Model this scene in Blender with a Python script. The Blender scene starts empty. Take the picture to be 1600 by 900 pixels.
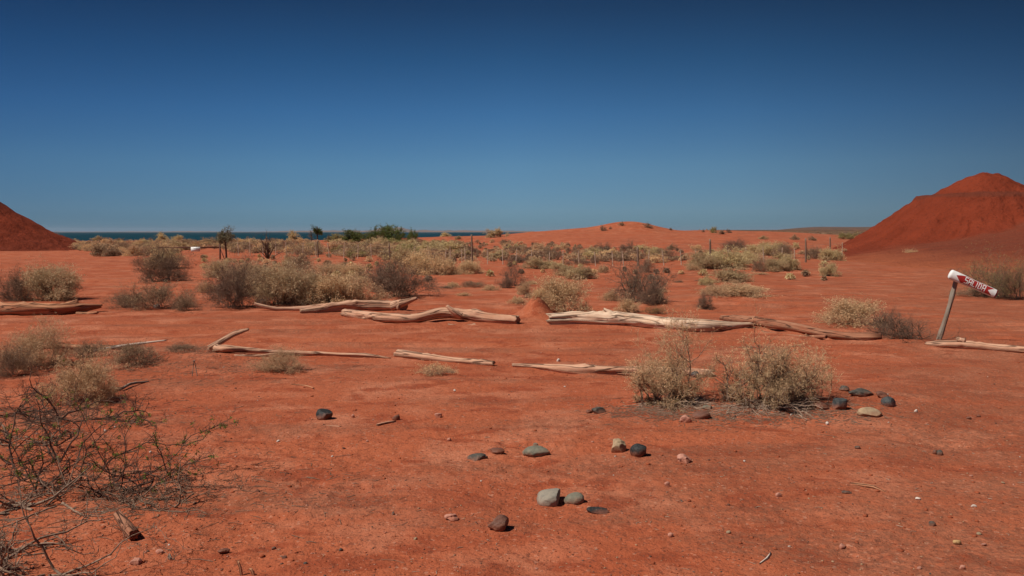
import bpy, math, random
import numpy as np
from mathutils import Vector, Matrix

# ------------------------------------------------------------------ camera
F = 1385.0
CAMZ = 1.6
PITCH = math.atan(88.0 / F)
scene = bpy.context.scene
col = scene.collection
cam_d = bpy.data.cameras.new("camera")
cam = bpy.data.objects.new("camera", cam_d)
col.objects.link(cam)
cam_d.sensor_width = 36.0
cam_d.lens = 36.0 * F / 1600.0
cam_d.clip_start = 0.1
cam_d.clip_end = 90000.0
cam.location = (0, 0, CAMZ)
cam.rotation_euler = (math.radians(90) - PITCH, 0, 0)
scene.camera = cam

# ------------------------------------------------------------------ sun and sky
SUN_EL = math.radians(54)
SUN_AZ = math.atan2(-0.90, -0.42)          # clockwise from +Y
sdir = Vector((math.sin(SUN_AZ) * math.cos(SUN_EL), math.cos(SUN_AZ) * math.cos(SUN_EL), math.sin(SUN_EL)))
world = bpy.data.worlds.new("World")
scene.world = world
world.use_nodes = True
nt = world.node_tree
bg = nt.nodes["Background"]
sky = nt.nodes.new("ShaderNodeTexSky")
sky.sky_type = 'NISHITA'
sky.sun_disc = False
sky.sun_elevation = SUN_EL
sky.sun_rotation = SUN_AZ
sky.altitude = 1500
sky.air_density = 1.0
sky.dust_density = 0.3
sky.ozone_density = 1.5
# polarised, clean dry air: the blue deepens with height and away from the sun
tc_w = nt.nodes.new("ShaderNodeTexCoord")
sepw = nt.nodes.new("ShaderNodeSeparateXYZ"); nt.links.new(tc_w.outputs["Generated"], sepw.inputs[0])
def wramp(stops):
    r = nt.nodes.new("ShaderNodeValToRGB"); e = r.color_ramp.elements
    while len(e) < len(stops): e.new(0.5)
    for i, (p, c) in enumerate(stops):
        e[i].position = p; e[i].color = (*c, 1)
    return r
SK = 0.80
rz = wramp([(p, tuple(v * SK for v in c)) for p, c in [(0.0, (.235, .49, .863)), (.023, (.354, .594, .94)), (.073, (.376, .649, .928)), (.129, (.262, .557, .862)),
            (.187, (.168, .411, .645)), (.242, (.121, .272, .429)), (.33, (.10, .22, .36)), (.7, (.3, .42, .55))]])
nt.links.new(sepw.outputs[2], rz.inputs[0])
ax = nt.nodes.new("ShaderNodeMath"); ax.operation = 'MULTIPLY_ADD'; ax.inputs[1].default_value = 0.5; ax.inputs[2].default_value = 0.5
nt.links.new(sepw.outputs[0], ax.inputs[0])
rx = wramp([(.25, (.62, .70, .79)), (.38, (.86, .92, .96)), (.5, (1, 1, 1)), (.62, (.90, .86, .84)), (.75, (.56, .51, .51))])
nt.links.new(ax.outputs[0], rx.inputs[0])
def wmul(a, b):
    m = nt.nodes.new("ShaderNodeMix"); m.data_type = 'RGBA'; m.blend_type = 'MULTIPLY'; m.inputs[0].default_value = 1.0
    nt.links.new(a, m.inputs[6]); nt.links.new(b, m.inputs[7]); return m.outputs[2]
nt.links.new(wmul(wmul(sky.outputs[0], rz.outputs[0]), rx.outputs[0]), bg.inputs[0])
bg.inputs[1].default_value = 0.075
sun_d = bpy.data.lights.new("sun", 'SUN')
sun_d.energy = 4.45
sun_d.angle = math.radians(0.53)
sun_d.color = (1.0, 0.95, 0.87)
sun = bpy.data.objects.new("sun", sun_d)
col.objects.link(sun)
sun.rotation_euler = (-sdir).to_track_quat('-Z', 'Y').to_euler()
sun.location = (-20, 10, 40)
scene.view_settings.view_transform = 'Standard'
scene.view_settings.look = 'None'
scene.view_settings.exposure = 0.07
scene.view_settings.gamma = 1.0
scene.cycles.volume_bounces = 0
scene.cycles.max_bounces = 5
scene.cycles.diffuse_bounces = 3
scene.cycles.transparent_max_bounces = 8
scene.cycles.use_denoising = True
scene.cycles.denoiser = 'OPENIMAGEDENOISE'
scene.cycles.denoising_input_passes = 'RGB_ALBEDO_NORMAL'
scene.cycles.denoising_prefilter = 'ACCURATE'
scene.cycles.denoising_quality = 'HIGH'

# ------------------------------------------------------------------ noise and terrain
_rs = np.random.RandomState(7)
TAB = [_rs.rand(256, 256) for _ in range(8)]

def vn(x, y, k=0):
    T = TAB[k % 8]
    xi = np.floor(x).astype(np.int64); yi = np.floor(y).astype(np.int64)
    fx = x - xi; fy = y - yi
    fx = fx * fx * (3 - 2 * fx); fy = fy * fy * (3 - 2 * fy)
    a = T[xi & 255, yi & 255]; b = T[(xi + 1) & 255, yi & 255]
    c = T[xi & 255, (yi + 1) & 255]; d = T[(xi + 1) & 255, (yi + 1) & 255]
    return ((a * (1 - fx) + b * fx) * (1 - fy) + (c * (1 - fx) + d * fx) * fy) * 2 - 1

def fbm(x, y, s, o=3, k=0):
    r = 0; a = 1.0; t = 0
    for i in range(o):
        r = r + a * vn(x / s + 31.7 * i + 5, y / s + 17.3 * i + 9, k + i); t += a
        a *= 0.5; s = s * 0.47
    return r / t

def sst(a, b, x):
    t = np.clip((x - a) / (b - a), 0, 1)
    return t * t * (3 - 2 * t)

CR_X = np.array([-400, -75, -50, -35, -22, -12, -4, 3, 11, 32, 43, 50, 56, 75, 400.])
CR_Z = np.array([-.1, -.08, -.05, .05, .35, .72, .90, 1.5, 1.70, 1.75, 1.62, 1.30, .95, .8, .8])
MOUNDS = [(16.6, 122, 1.25, 5.2, 6), (13.0, 128, 0.5, 9, 8), (-17, 96, 0.45, 3.0, 5), (-33, 100, 0.5, 6, 6), (-9, 110, 0.25, 5, 5),
          (34, 70, 0.25, 12, 8), (3, 90, 0.2, 9, 6), (2.35, 7.7, 0.05, 1.5, 0.8), (1.9, 8.6, 0.06, 0.9, 0.7), (3.3, 8.4, 0.06, 0.9, 0.6),
          (0.46, 16.6, 0.37, 0.25, 0.40), (0.62, 17.3, 0.10, 0.5, 0.4), (-3.4, 6.6, 0.05, 1.0, 0.8), (9.5, 36, .28, 5.5, 3.2), (6.5, 27, .1, 3, 2),
          (-4.2, 10.9, 0.10, 1.0, 0.5), (2.6, 4.6, -0.03, 1.2, 0.5), (0.2, 19.6, 0.07, 1.2, 0.5), (5.5, 18.7, .10, 3.0, .8)]

def Hb(x, y):
    x = np.asarray(x, float); y = np.asarray(y, float)
    r = np.hypot(x, y)
    z = 0.035 * fbm(x, y, 4.0, 2, 1) * sst(3, 8, r) + 0.07 * fbm(x, y, 13.0, 2, 3) * sst(8, 30, r)
    xr = x / np.maximum(y, 30) * 150
    z = z + sst(50, 148, y) * np.interp(xr, CR_X, CR_Z) * (1 + 0.06 * fbm(x, y, 20, 2, 2))
    z = z + 0.10 * fbm(x, y, 18.0, 2, 4) * sst(50, 100, r)
    z = z + 0.10 * np.abs(fbm(x * .55, y, 3.1, 3, 5)) * sst(17, 22, y) * (1 - sst(120, 160, y))
    z = z + 0.30 * np.abs(fbm(x * .6, y, 9.0, 3, 6)) * sst(75, 100, y) * (1 - sst(120, 146, y))
    for (mx, my, mh, sx, sy) in MOUNDS:
        z = z + mh * np.exp(-((x - mx) / sx) ** 2 - ((y - my) / sy) ** 2)
    # beyond the crest: beach and sea bed on the left, scrub plain on the right
    land = sst(0.10, 0.22, x / np.maximum(y, 1.0))
    far = sst(155, 420, y)
    plain = -3.0 + 9.5 * sst(300, 2600, y) + 55 * sst(4500, 9000, y) * (0.65 + 0.35 * fbm(x, y, 1700., 3, 5)) * sst(.27, .35, x / np.maximum(y, 1.0))
    beyond = land * plain + (1 - land) * -16.0
    z = z * (1 - far) + beyond * far
    return z

RIDGES = [[(-60, 488), (90, 491), (156, 487)], [(470, 490), (560, 487), (628, 486)], [(538, 494), (650, 504), (808, 507)], [(864, 507), (1000, 512), (1166, 515)],
          [(1128, 506), (1245, 521), (1374, 532)], [(1449, 540), (1700, 558)], [(328, 549), (430, 555), (606, 561)], [(622, 558), (769, 572)], [(804, 573), (930, 586), (1112, 589)]]
def _flat(px, py):
    Y = 1.6 * F / (py - 362.0); return np.array([(px - 800) / F * Y, Y])
RSEG = [(_flat(*a), _flat(*b)) for l in RIDGES for a, b in zip(l[:-1], l[1:])]

def banks(x, y):
    z = np.zeros_like(x); m = (y > 8.5) & (y < 20); 
    if not m.any(): return z
    xm, ym = x[m], y[m]; best = np.full(xm.shape, 9.0)
    for a, b in RSEG:
        d = b - a; t = np.clip(((xm - a[0]) * d[0] + (ym - a[1]) * d[1]) / (d @ d), 0, 1)
        best = np.minimum(best, np.hypot(xm - a[0] - t * d[0], ym - a[1] - t * d[1]))
    z[m] = 0.020 * np.exp(-(best / .15) ** 2) * (.7 + 1.2 * fbm(xm, ym, .5, 2, 3))
    return z

RUTS = [12.55, 13.0, 14.2, 14.75, 15.6]

def H(x, y):
    x = np.asarray(x, float); y = np.asarray(y, float)
    z = Hb(x, y)
    near = 1 - sst(25, 60, y)
    rough = 0.35 + 1.3 * sst(-0.1, 0.5, fbm(x, y, 1.7, 2, 6))
    road = np.exp(-((y - 14 - 0.03 * x) / 2.2) ** 4)
    rough = rough * (1 - 0.55 * road)
    z = z + near * rough * (0.018 * fbm(x, y, 0.55, 2, 2) + 0.011 * fbm(x, y, 0.16, 2, 5) + 0.0045 * fbm(x, y, 0.05, 2, 0))
    # scuffs and footprints: shallow cups with a rim
    c = fbm(x * 1.0, y * 1.0, 0.33, 1, 4)
    z = z - near * 0.012 * rough * sst(0.45, 0.75, c) + banks(x, y)
    for i, ry in enumerate(RUTS):
        yy = y - ry - 0.03 * x - 0.12 * vn(x / 3.0, np.full_like(x, i * 3.1), 2)
        z = z - 0.026 * np.exp(-(yy / 0.11) ** 2) + 0.015 * np.exp(-((yy - .2) / 0.09) ** 2)
    return z

_T = np.concatenate([np.geomspace(1.5, 60, 1500), np.geomspace(60.1, 380, 900)])
_cp, _sp = math.cos(PITCH), math.sin(PITCH)

def ray(px, py):
    u = (px - 800) / F; v = (450 - py) / F
    return np.array([u, _cp + v * _sp, -_sp + v * _cp])

def P(px, py):
    """Point of the ground seen at photo pixel (px, py)."""
    d = ray(px, py); d = d / d[1]
    X = d[0] * _T; Y = _T; Z = CAMZ + d[2] * _T
    h = Hb(X, Y)
    idx = np.nonzero(Z < h)[0]
    if len(idx) == 0:
        i = int(np.argmin(np.where(_T < 170, Z - h, 1e9)))
    else:
        i = int(idx[0])
    t = _T[i]
    if i > 0 and len(idx):
        a0 = Z[i - 1] - h[i - 1]; a1 = h[i] - Z[i]
        t = _T[i - 1] + (_T[i] - _T[i - 1]) * a0 / (a0 + a1 + 1e-9)
    x, y = d[0] * t, t
    return Vector((x, y, float(H(np.array([x]), np.array([y]))[0])))

def at_depth(px, py, D):
    d = ray(px, py); d = d / d[1]
    return Vector((d[0] * D, D, CAMZ + d[2] * D))

def gz(x, y):
    return float(H(np.array([x]), np.array([y]))[0])

# ------------------------------------------------------------------ mesh helpers
def arr_mesh(name, V, Q=None, T=None, mats=(), smooth=False, uv=None):
    V = np.asarray(V, np.float32)
    me = bpy.data.meshes.new(name)
    nq = 0 if Q is None else len(Q); ntr = 0 if T is None else len(T)
    me.vertices.add(len(V)); me.vertices.foreach_set("co", V.ravel())
    loops = []
    if nq: loops.append(np.asarray(Q, np.int32).ravel())
    if ntr: loops.append(np.asarray(T, np.int32).ravel())
    L = np.concatenate(loops)
    me.loops.add(len(L)); me.loops.foreach_set("vertex_index", L)
    me.polygons.add(nq + ntr)
    starts = np.concatenate([np.arange(nq) * 4, nq * 4 + np.arange(ntr) * 3]).astype(np.int32)
    me.polygons.foreach_set("loop_start", starts)
    if smooth: me.polygons.foreach_set("use_smooth", np.ones(nq + ntr, bool))
    me.update(calc_edges=True)
    if uv is not None:
        l = me.uv_layers.new(name="UVMap")
        l.data.foreach_set("uv", np.asarray(uv, np.float32)[L].ravel())
    for m in mats: me.materials.append(m)
    return me

def link(name, me, parent=None, loc=None, label=None, cat=None, group=None, kind=None):
    o = bpy.data.objects.new(name, me)
    col.objects.link(o)
    if parent is not None: o.parent = parent
    if loc is not None: o.location = loc
    if label: o["label"] = label
    if cat: o["category"] = cat
    if group: o["group"] = group
    if kind: o["kind"] = kind
    return o

def unit(v):
    return v / np.maximum(np.linalg.norm(v, axis=-1, keepdims=True), 1e-9)

def tubes(A, B, ra, rb, n=3):
    """Many tapered segments at once."""
    A = np.asarray(A); B = np.asarray(B)
    d = unit(B - A)
    ref = np.where(np.abs(d[:, 2:3]) > 0.9, np.array([[1., 0, 0]]), np.array([[0, 0, 1.]]))
    s = unit(np.cross(d, ref)); t = np.cross(d, s)
    N = len(A); V = np.zeros((N, 2 * n, 3))
    for k in range(n):
        a = 2 * math.pi * k / n
        o = s * math.cos(a) + t * math.sin(a)
        V[:, k] = A + o * ra[:, None]
        V[:, n + k] = B + o * rb[:, None]
    base = (np.arange(N) * 2 * n)[:, None]
    Q = [base + np.array([[k, (k + 1) % n, n + (k + 1) % n, n + k]]) for k in range(n)]
    return V.reshape(-1, 3), np.concatenate(Q)

def leaves(C, size, rng, up=0.3, aspect=0.45):
    N = len(C)
    d = unit(rng.normal(size=(N, 3)) + np.array([0, 0, up]))
    s = unit(np.cross(d, rng.normal(size=(N, 3))))
    sz = (size * (0.6 + 0.8 * rng.rand(N)))[:, None]
    V = np.stack([C - d * sz * .5, C + s * sz * aspect * .5 + d * sz * .05, C + d * sz * .5, C - s * sz * aspect * .5 + d * sz * .05], 1)
    Q = np.arange(N * 4).reshape(N, 4)
    return V.reshape(-1, 3), Q

def grow(rng, P0, D, L, R, nseg, wob, grav=0.0, rend=0.5):
    n = len(P0); nodes = [P0]; dirs = [D]; rad = [R]
    p = P0; d = D
    for i in range(nseg):
        d = unit(d + wob * rng.normal(size=(n, 3)) + np.array([0, 0, grav]))
        p = p + d * (L / nseg)[:, None]
        nodes.append(p); dirs.append(d); rad.append(R * (1 - (1 - rend) * (i + 1) / nseg))
    return np.stack(nodes, 1), np.stack(dirs, 1), np.stack(rad, 1)

def seg_of(nodes, rad):
    A = nodes[:, :-1].reshape(-1, 3); B = nodes[:, 1:].reshape(-1, 3)
    return A, B, rad[:, :-1].ravel(), rad[:, 1:].ravel()

def kids(rng, nodes, dirs, rad, L, k, tmin, ang, ratio, rr=0.55):
    n, m, _ = nodes.shape
    idx = np.repeat(np.arange(n), k)
    t = (tmin + (1 - tmin) * rng.rand(len(idx))) * (m - 1.001)
    i = t.astype(int); f = (t - i)[:, None]
    p = nodes[idx, i] * (1 - f) + nodes[idx, i + 1] * f
    d = dirs[idx, np.minimum(i + 1, m - 1)]
    a = np.radians(ang[0] + (ang[1] - ang[0]) * rng.rand(len(idx)))[:, None]
    perp = unit(np.cross(d, rng.normal(size=d.shape)))
    nd = unit(d * np.cos(a) + perp * np.sin(a))
    nl = L[idx] * ratio * (0.6 + 0.7 * rng.rand(len(idx)))
    nr = rad[idx, i] * rr
    return p, nd, nl, nr

# ------------------------------------------------------------------ materials
def mat(name, rough=0.9, spec=0.2):
    m = bpy.data.materials.new(name); m.use_nodes = True
    b = m.node_tree.nodes["Principled BSDF"]
    b.inputs["Roughness"].default_value = rough
    b.inputs["Specular IOR Level"].default_value = spec
    return m, m.node_tree, b

class NB:
    def __init__(s, t): s.t = t
    def n(s, typ, **kw):
        x = s.t.nodes.new(typ)
        for k, v in kw.items(): setattr(x, k, v)
        return x
    def l(s, a, b): s.t.links.new(a, b)
    def noise(s, vec, scale, detail=3, rough=0.5, dist=0):
        x = s.n("ShaderNodeTexNoise"); x.inputs["Scale"].default_value = scale
        x.inputs["Detail"].default_value = detail; x.inputs["Roughness"].default_value = rough
        x.inputs["Distortion"].default_value = dist
        if vec is not None: s.l(vec, x.inputs["Vector"])
        return x.outputs["Fac"]
    def ramp(s, fac, stops, interp='LINEAR'):
        r = s.n("ShaderNodeValToRGB"); r.color_ramp.interpolation = interp
        e = r.color_ramp.elements
        while len(e) < len(stops): e.new(0.5)
        for i, (p, c) in enumerate(stops):
            e[i].position = p
            e[i].color = (c, c, c, 1) if isinstance(c, (int, float)) else (*c, 1)
        s.l(fac, r.inputs[0]); return r.outputs[0]
    def mix(s, fac, a, b, mode='MIX'):
        x = s.n("ShaderNodeMix", data_type='RGBA', blend_type=mode)
        for v, i in ((fac, 0), (a, 6), (b, 7)):
            if isinstance(v, (int, float)): x.inputs[i].default_value = v
            elif isinstance(v, tuple): x.inputs[i].default_value = (*v, 1)
            else: s.l(v, x.inputs[i])
        return x.outputs[2]
    def math(s, op, a, b=None, clamp=False):
        x = s.n("ShaderNodeMath", operation=op, use_clamp=clamp)
        for v, i in ((a, 0), (b, 1)):
            if v is None: continue
            if isinstance(v, (int, float)): x.inputs[i].default_value = v
            else: s.l(v, x.inputs[i])
        return x.outputs[0]
    def mapping(s, vec, scale, loc=(0, 0, 0)):
        x = s.n("ShaderNodeMapping"); x.inputs["Scale"].default_value = scale; x.inputs["Location"].default_value = loc
        s.l(vec, x.inputs["Vector"]); return x.outputs[0]
    def bump(s, h, strength, dist, nrm=None):
        x = s.n("ShaderNodeBump"); x.inputs["Strength"].default_value = strength; x.inputs["Distance"].default_value = dist
        s.l(h, x.inputs["Height"])
        if nrm is not None: s.l(nrm, x.inputs["Normal"])
        return x.outputs[0]

RED_A = (0.410, 0.112, 0.050)
RED_B = (0.285, 0.062, 0.026)
RED_L = (0.470, 0.165, 0.088)
GREYB = (0.225, 0.084, 0.046)

def ground_mat():
    m, t, b = mat("red_earth", 0.95, 0.12)
    N = NB(t)
    pos = N.n("ShaderNodeNewGeometry").outputs["Position"]
    sep = N.n("ShaderNodeSeparateXYZ"); N.l(pos, sep.inputs[0])
    big = N.noise(pos, 0.35, 3, 0.55)
    c = N.mix(N.ramp(big, [(0.35, 0.0), (0.65, 1.0)]), RED_A, (0.360, 0.084, 0.035))
    huge = N.noise(N.mapping(pos, (0.45, 1.0, 1), (11, 4, 0)), 0.16, 4, 0.6, 0.5)
    c = N.mix(N.ramp(huge, [(0.50, 0.0), (0.64, 0.35)]), c, (0.29, 0.078, 0.037))
    # paler dust patches
    md = N.noise(pos, 1.1, 4, 0.6, 0.4)
    c = N.mix(N.ramp(md, [(0.48, 0.0), (0.64, 0.8)]), c, RED_L)
    # raw red patches where the crust is scuffed off
    sc = N.noise(N.mapping(pos, (1, 1.6, 1), (7, 3, 0)), 1.7, 5, 0.62, 0.6)
    c = N.mix(N.ramp(sc, [(0.53, 0.0), (0.62, 0.9)]), c, RED_B)
    # fine dark gravel film lying in drifts, strongest on the track and to the right
    gm = N.noise(N.mapping(pos, (0.35, 1.3, 1)), 1.0, 4, 0.65)
    gm2 = N.noise(N.mapping(pos, (1, 1, 1), (3, 9, 0)), 26.0, 3, 0.7)
    xr = N.math('DIVIDE', sep.outputs[0], N.math('MAXIMUM', sep.outputs[1], 1.0))
    rgt = N.ramp(xr, [(0.05, 0.0), (0.6, 0.16)])
    gsum = N.math('ADD', gm, rgt)
    gmask = N.math('MULTIPLY', N.ramp(gsum, [(0.50, 0.0), (0.63, 0.9)]), N.ramp(gm2, [(0.38, 0.1), (0.60, 0.85)]))
    c = N.mix(gmask, c, GREYB)
    # speckle: grains
    v = N.n("ShaderNodeTexVoronoi"); v.inputs["Scale"].default_value = 60; N.l(pos, v.inputs["Vector"])
    grain = N.n("ShaderNodeSeparateColor"); N.l(v.outputs["Color"], grain.inputs[0])
    near = N.ramp(N.math('DIVIDE', sep.outputs[1], 60.0), [(0.1, 1.0), (0.6, 0.25)])
    dark = N.math('MULTIPLY', N.ramp(grain.outputs[0], [(0.90, 0.0), (0.94, 0.5)], 'LINEAR'), near)
    c = N.mix(dark, c, (0.13, 0.045, 0.028))
    pale = N.math('MULTIPLY', N.ramp(grain.outputs[1], [(0.975, 0.0), (0.985, 0.4)]), near)
    c = N.mix(pale, c, (0.52, 0.27, 0.18))
    # crumbs and small dark hollows in the crust
    pit = N.noise(N.mapping(pos, (1, 1.4, 1), (2, 8, 0)), 22.0, 3, 0.65)
    c = N.mix(N.math('MULTIPLY', N.ramp(pit, [(0.60, 0.0), (0.68, 0.75)]), near), c, (0.200, 0.046, 0.022))
    chip = N.noise(N.mapping(pos, (1, 1, 1), (12, 1, 0)), 34.0, 2, 0.6)
    c = N.mix(N.math('MULTIPLY', N.ramp(chip, [(0.66, 0.0), (0.72, 0.55)]), near), c, (0.56, 0.24, 0.145))
    # the far plain is scrub covered
    fy = N.math('DIVIDE', sep.outputs[1], 1000.0, True)
    scr = N.noise(N.mapping(pos, (1, 0.35, 1)), 0.03, 4, 0.7)
    farm = N.math('MULTIPLY', N.ramp(fy, [(0.17, 0.0), (0.30, 1.0)]), N.ramp(scr, [(0.36, 0.25), (0.56, 1.0)]))
    c = N.mix(farm, c, (0.055, 0.052, 0.028))
    N.l(c, b.inputs["Base Color"])
    h1 = N.noise(pos, 9.0, 6, 0.62)
    h2 = N.noise(pos, 70.0, 3, 0.6)
    h = N.math('ADD', N.math('MULTIPLY', h1, 1.0), N.math('MULTIPLY', h2, 0.28))
    nb = N.bump(h, 0.75, 0.05)
    N.l(nb, b.inputs["Normal"])
    return m

def hill_mat():
    m, t, b = mat("hill_clay", 0.95, 0.1)
    N = NB(t)
    pos = N.n("ShaderNodeNewGeometry").outputs["Position"]
    sep = N.n("ShaderNodeSeparateXYZ"); N.l(pos, sep.inputs[0])
    n1 = N.noise(pos, 0.5, 4, 0.6)
    c = N.mix(N.ramp(n1, [(0.35, 0.0), (0.65, 1.0)]), (0.255, 0.045, 0.0190), (0.200, 0.035, 0.0150))
    # strata
    zz = N.math('ADD', sep.outputs[2], N.math('MULTIPLY', N.noise(pos, 0.4, 2), 0.5))
    st = N.ramp(N.math('DIVIDE', zz, 7.0), [(0.0, 0.25), (0.20, 0.0), (0.46, 0.0), (0.60, 0.10), (0.62, 0.6), (0.655, 0.6), (0.67, 0.0), (1.0, 0.0)])
    c = N.mix(st, c, (0.135, 0.040, 0.024))
    # brown scree film on the gentle apron
    at = N.n("ShaderNodeAttribute"); at.attribute_name = "scree"
    ap = N.math('MULTIPLY', at.outputs["Fac"], N.ramp(N.noise(pos, 0.9, 4, 0.65), [(0.36, 0.55), (0.6, 1.0)]))
    c = N.mix(ap, c, (0.215, 0.062, 0.034))
    foot = N.ramp(N.math('ADD', N.math('DIVIDE', sep.outputs[2], 2.0), N.math('MULTIPLY', n1, .3)), [(0.14, 1.0), (0.50, 0.0)])
    c = N.mix(N.math('MULTIPLY', foot, N.math('MULTIPLY', at.outputs['Fac'], 2.5, True), True), c, (0.40, 0.112, 0.050))
    sp = N.noise(pos, 6.0, 4, 0.75)
    footm = N.math('MULTIPLY', foot, N.math('MULTIPLY', at.outputs['Fac'], 2.5, True), True)
    c = N.mix(N.math('MULTIPLY', N.ramp(sp, [(0.56, 0.0), (0.67, 0.75)]), N.math('SUBTRACT', 1.0, footm)), c, (0.095, 0.022, 0.012))
    N.l(c, b.inputs["Base Color"])
    h = N.noise(pos, 2.2, 7, 0.68)
    N.l(N.bump(N.math('ADD', h, N.math('MULTIPLY', N.noise(pos, 9.0, 4, .7), .3)), 1.0, 0.32), b.inputs["Normal"])
    return m

def foliage_mat(name, ca, cb, trans=0.25, sc=9.0):
    m, t, b = mat(name, 0.85, 0.15)
    N = NB(t)
    oc = N.n("ShaderNodeTexCoord").outputs["Object"]
    info = N.n("ShaderNodeObjectInfo").outputs["Random"]
    n1 = N.noise(oc, sc, 2, 0.6)
    n2 = N.noise(oc, sc * 12, 1, 0.5)
    f = N.math('ADD', N.math('MULTIPLY', n1, 0.6), N.math('MULTIPLY', n2, 0.4))
    c = N.mix(N.ramp(f, [(0.36, 0.0), (0.64, 1.0)]), ca, cb)
    hs = N.n("ShaderNodeHueSaturation")
    N.l(c, hs.inputs["Color"])
    N.l(N.math('ADD', N.math('MULTIPLY', info, 0.36), 0.82), hs.inputs["Value"])
    N.l(N.math('ADD', N.math('MULTIPLY', info, 0.02), 0.49), hs.inputs["Hue"])
    N.l(hs.outputs[0], b.inputs["Base Color"])
    tr = N.n("ShaderNodeBsdfTranslucent"); N.l(hs.outputs[0], tr.inputs[0])
    mx = N.n("ShaderNodeMixShader"); mx.inputs[0].default_value = trans
    N.l(b.outputs[0], mx.inputs[1]); N.l(tr.outputs[0], mx.inputs[2])
    out = [x for x in t.nodes if x.type == 'OUTPUT_MATERIAL'][0]
    N.l(mx.outputs[0], out.inputs[0])
    return m

def bark_mat(name, ca, cb, sc=25.0):
    m, t, b = mat(name, 0.9, 0.15)
    N = NB(t)
    oc = N.n("ShaderNodeTexCoord").outputs["Object"]
    n1 = N.noise(oc, sc, 3, 0.6)
    c = N.mix(N.ramp(n1, [(0.38, 0.0), (0.62, 1.0)]), ca, cb)
    N.l(c, b.inputs["Base Color"])
    return m

def wood_mat(name, pale, mid, dark, dust=(0.36, 0.12, 0.06), dustamt=0.6):
    m, t, b = mat(name, 0.85, 0.2)
    N = NB(t)
    tc = N.n("ShaderNodeTexCoord")
    uv = tc.outputs["UV"]
    geo = N.n("ShaderNodeNewGeometry")
    st = N.noise(N.mapping(uv, (34, 1.6, 1)), 1.0, 5, 0.6, 0.25)
    st2 = N.noise(N.mapping(uv, (110, 5, 1)), 1.0, 3, 0.6)
    bl = N.noise(N.mapping(uv, (4, 2.2, 1)), 1.0, 4, 0.6)
    c = N.mix(N.ramp(bl, [(0.38, 0.0), (0.62, 1.0)]), pale, mid)
    c = N.mix(N.math('MULTIPLY', N.ramp(st, [(0.46, 0.0), (0.58, 1.0)]), 0.45), c, mid)
    c = N.mix(N.ramp(st2, [(0.60, 0.0), (0.72, 0.7)]), c, dark)
    # open drying cracks
    cr = N.noise(N.mapping(uv, (15, 0.7, 1), (3, 5, 0)), 1.0, 3, 0.5, 0.3)
    crk = N.ramp(cr, [(0.478, 0.0), (0.493, 1.0), (0.507, 1.0), (0.522, 0.0)])
    c = N.mix(N.math('MULTIPLY', crk, 0.8), c, (dark[0] * .4, dark[1] * .4, dark[2] * .4))
    # red dust blown on from the ground
    du = N.noise(geo.outputs["Position"], 5.0, 4, 0.6)
    sn = N.n("ShaderNodeSeparateXYZ"); N.l(geo.outputs["Normal"], sn.inputs[0])
    dd = N.math('ADD', du, N.math('MULTIPLY', sn.outputs[2], -0.16))
    c = N.mix(N.math('MULTIPLY', N.ramp(dd, [(0.42, 0.0), (0.68, 1.0)]), dustamt), c, dust)
    N.l(c, b.inputs["Base Color"])
    h = N.math('SUBTRACT', N.math('MULTIPLY', st, 0.6), crk)
    N.l(N.bump(h, 0.9, 0.018), b.inputs["Normal"])
    return m

def stone_mat(name, ca, cb, rough=0.7, sc=14.0, dust=0.5, spec=0.2):
    m, t, b = mat(name, rough, spec)
    N = NB(t)
    tc = N.n("ShaderNodeTexCoord").outputs["Object"]
    geo = N.n("ShaderNodeNewGeometry")
    n1 = N.noise(tc, sc, 5, 0.65)
    n2 = N.noise(tc, sc * 9, 3, 0.6)
    c = N.mix(N.ramp(n1, [(0.38, 0.0), (0.62, 1.0)]), ca, cb)
    c = N.mix(N.ramp(n2, [(0.58, 0.0), (0.75, 0.35)]), c, (0.34, 0.28, 0.22))
    sep = N.n("ShaderNodeSeparateXYZ"); N.l(tc, sep.inputs[0])
    du = N.math('ADD', N.math('MULTIPLY', sep.outputs[2], -9.0), N.math('MULTIPLY', n1, 1.0))
    c = N.mix(N.math('MULTIPLY', N.ramp(du, [(0.30, 0.0), (0.75, 1.0)]), dust), c, (0.34, 0.10, 0.045))
    N.l(c, b.inputs["Base Color"])
    N.l(N.bump(N.math('ADD', n1, N.math('MULTIPLY', n2, .4)), 0.6, 0.008), b.inputs["Normal"])
    return m

def plain_mat(name, c, rough=0.7, spec=0.3, c2=None, sc=20.0):
    m, t, b = mat(name, rough, spec)
    N = NB(t)
    oc = N.n("ShaderNodeTexCoord").outputs["Object"]
    n1 = N.noise(oc, sc, 4, 0.65)
    c2 = c2 or tuple(v * 0.72 for v in c)
    N.l(N.mix(N.ramp(n1, [(0.40, 0.0), (0.70, 1.0)]), c, c2), b.inputs["Base Color"])
    return m

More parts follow.
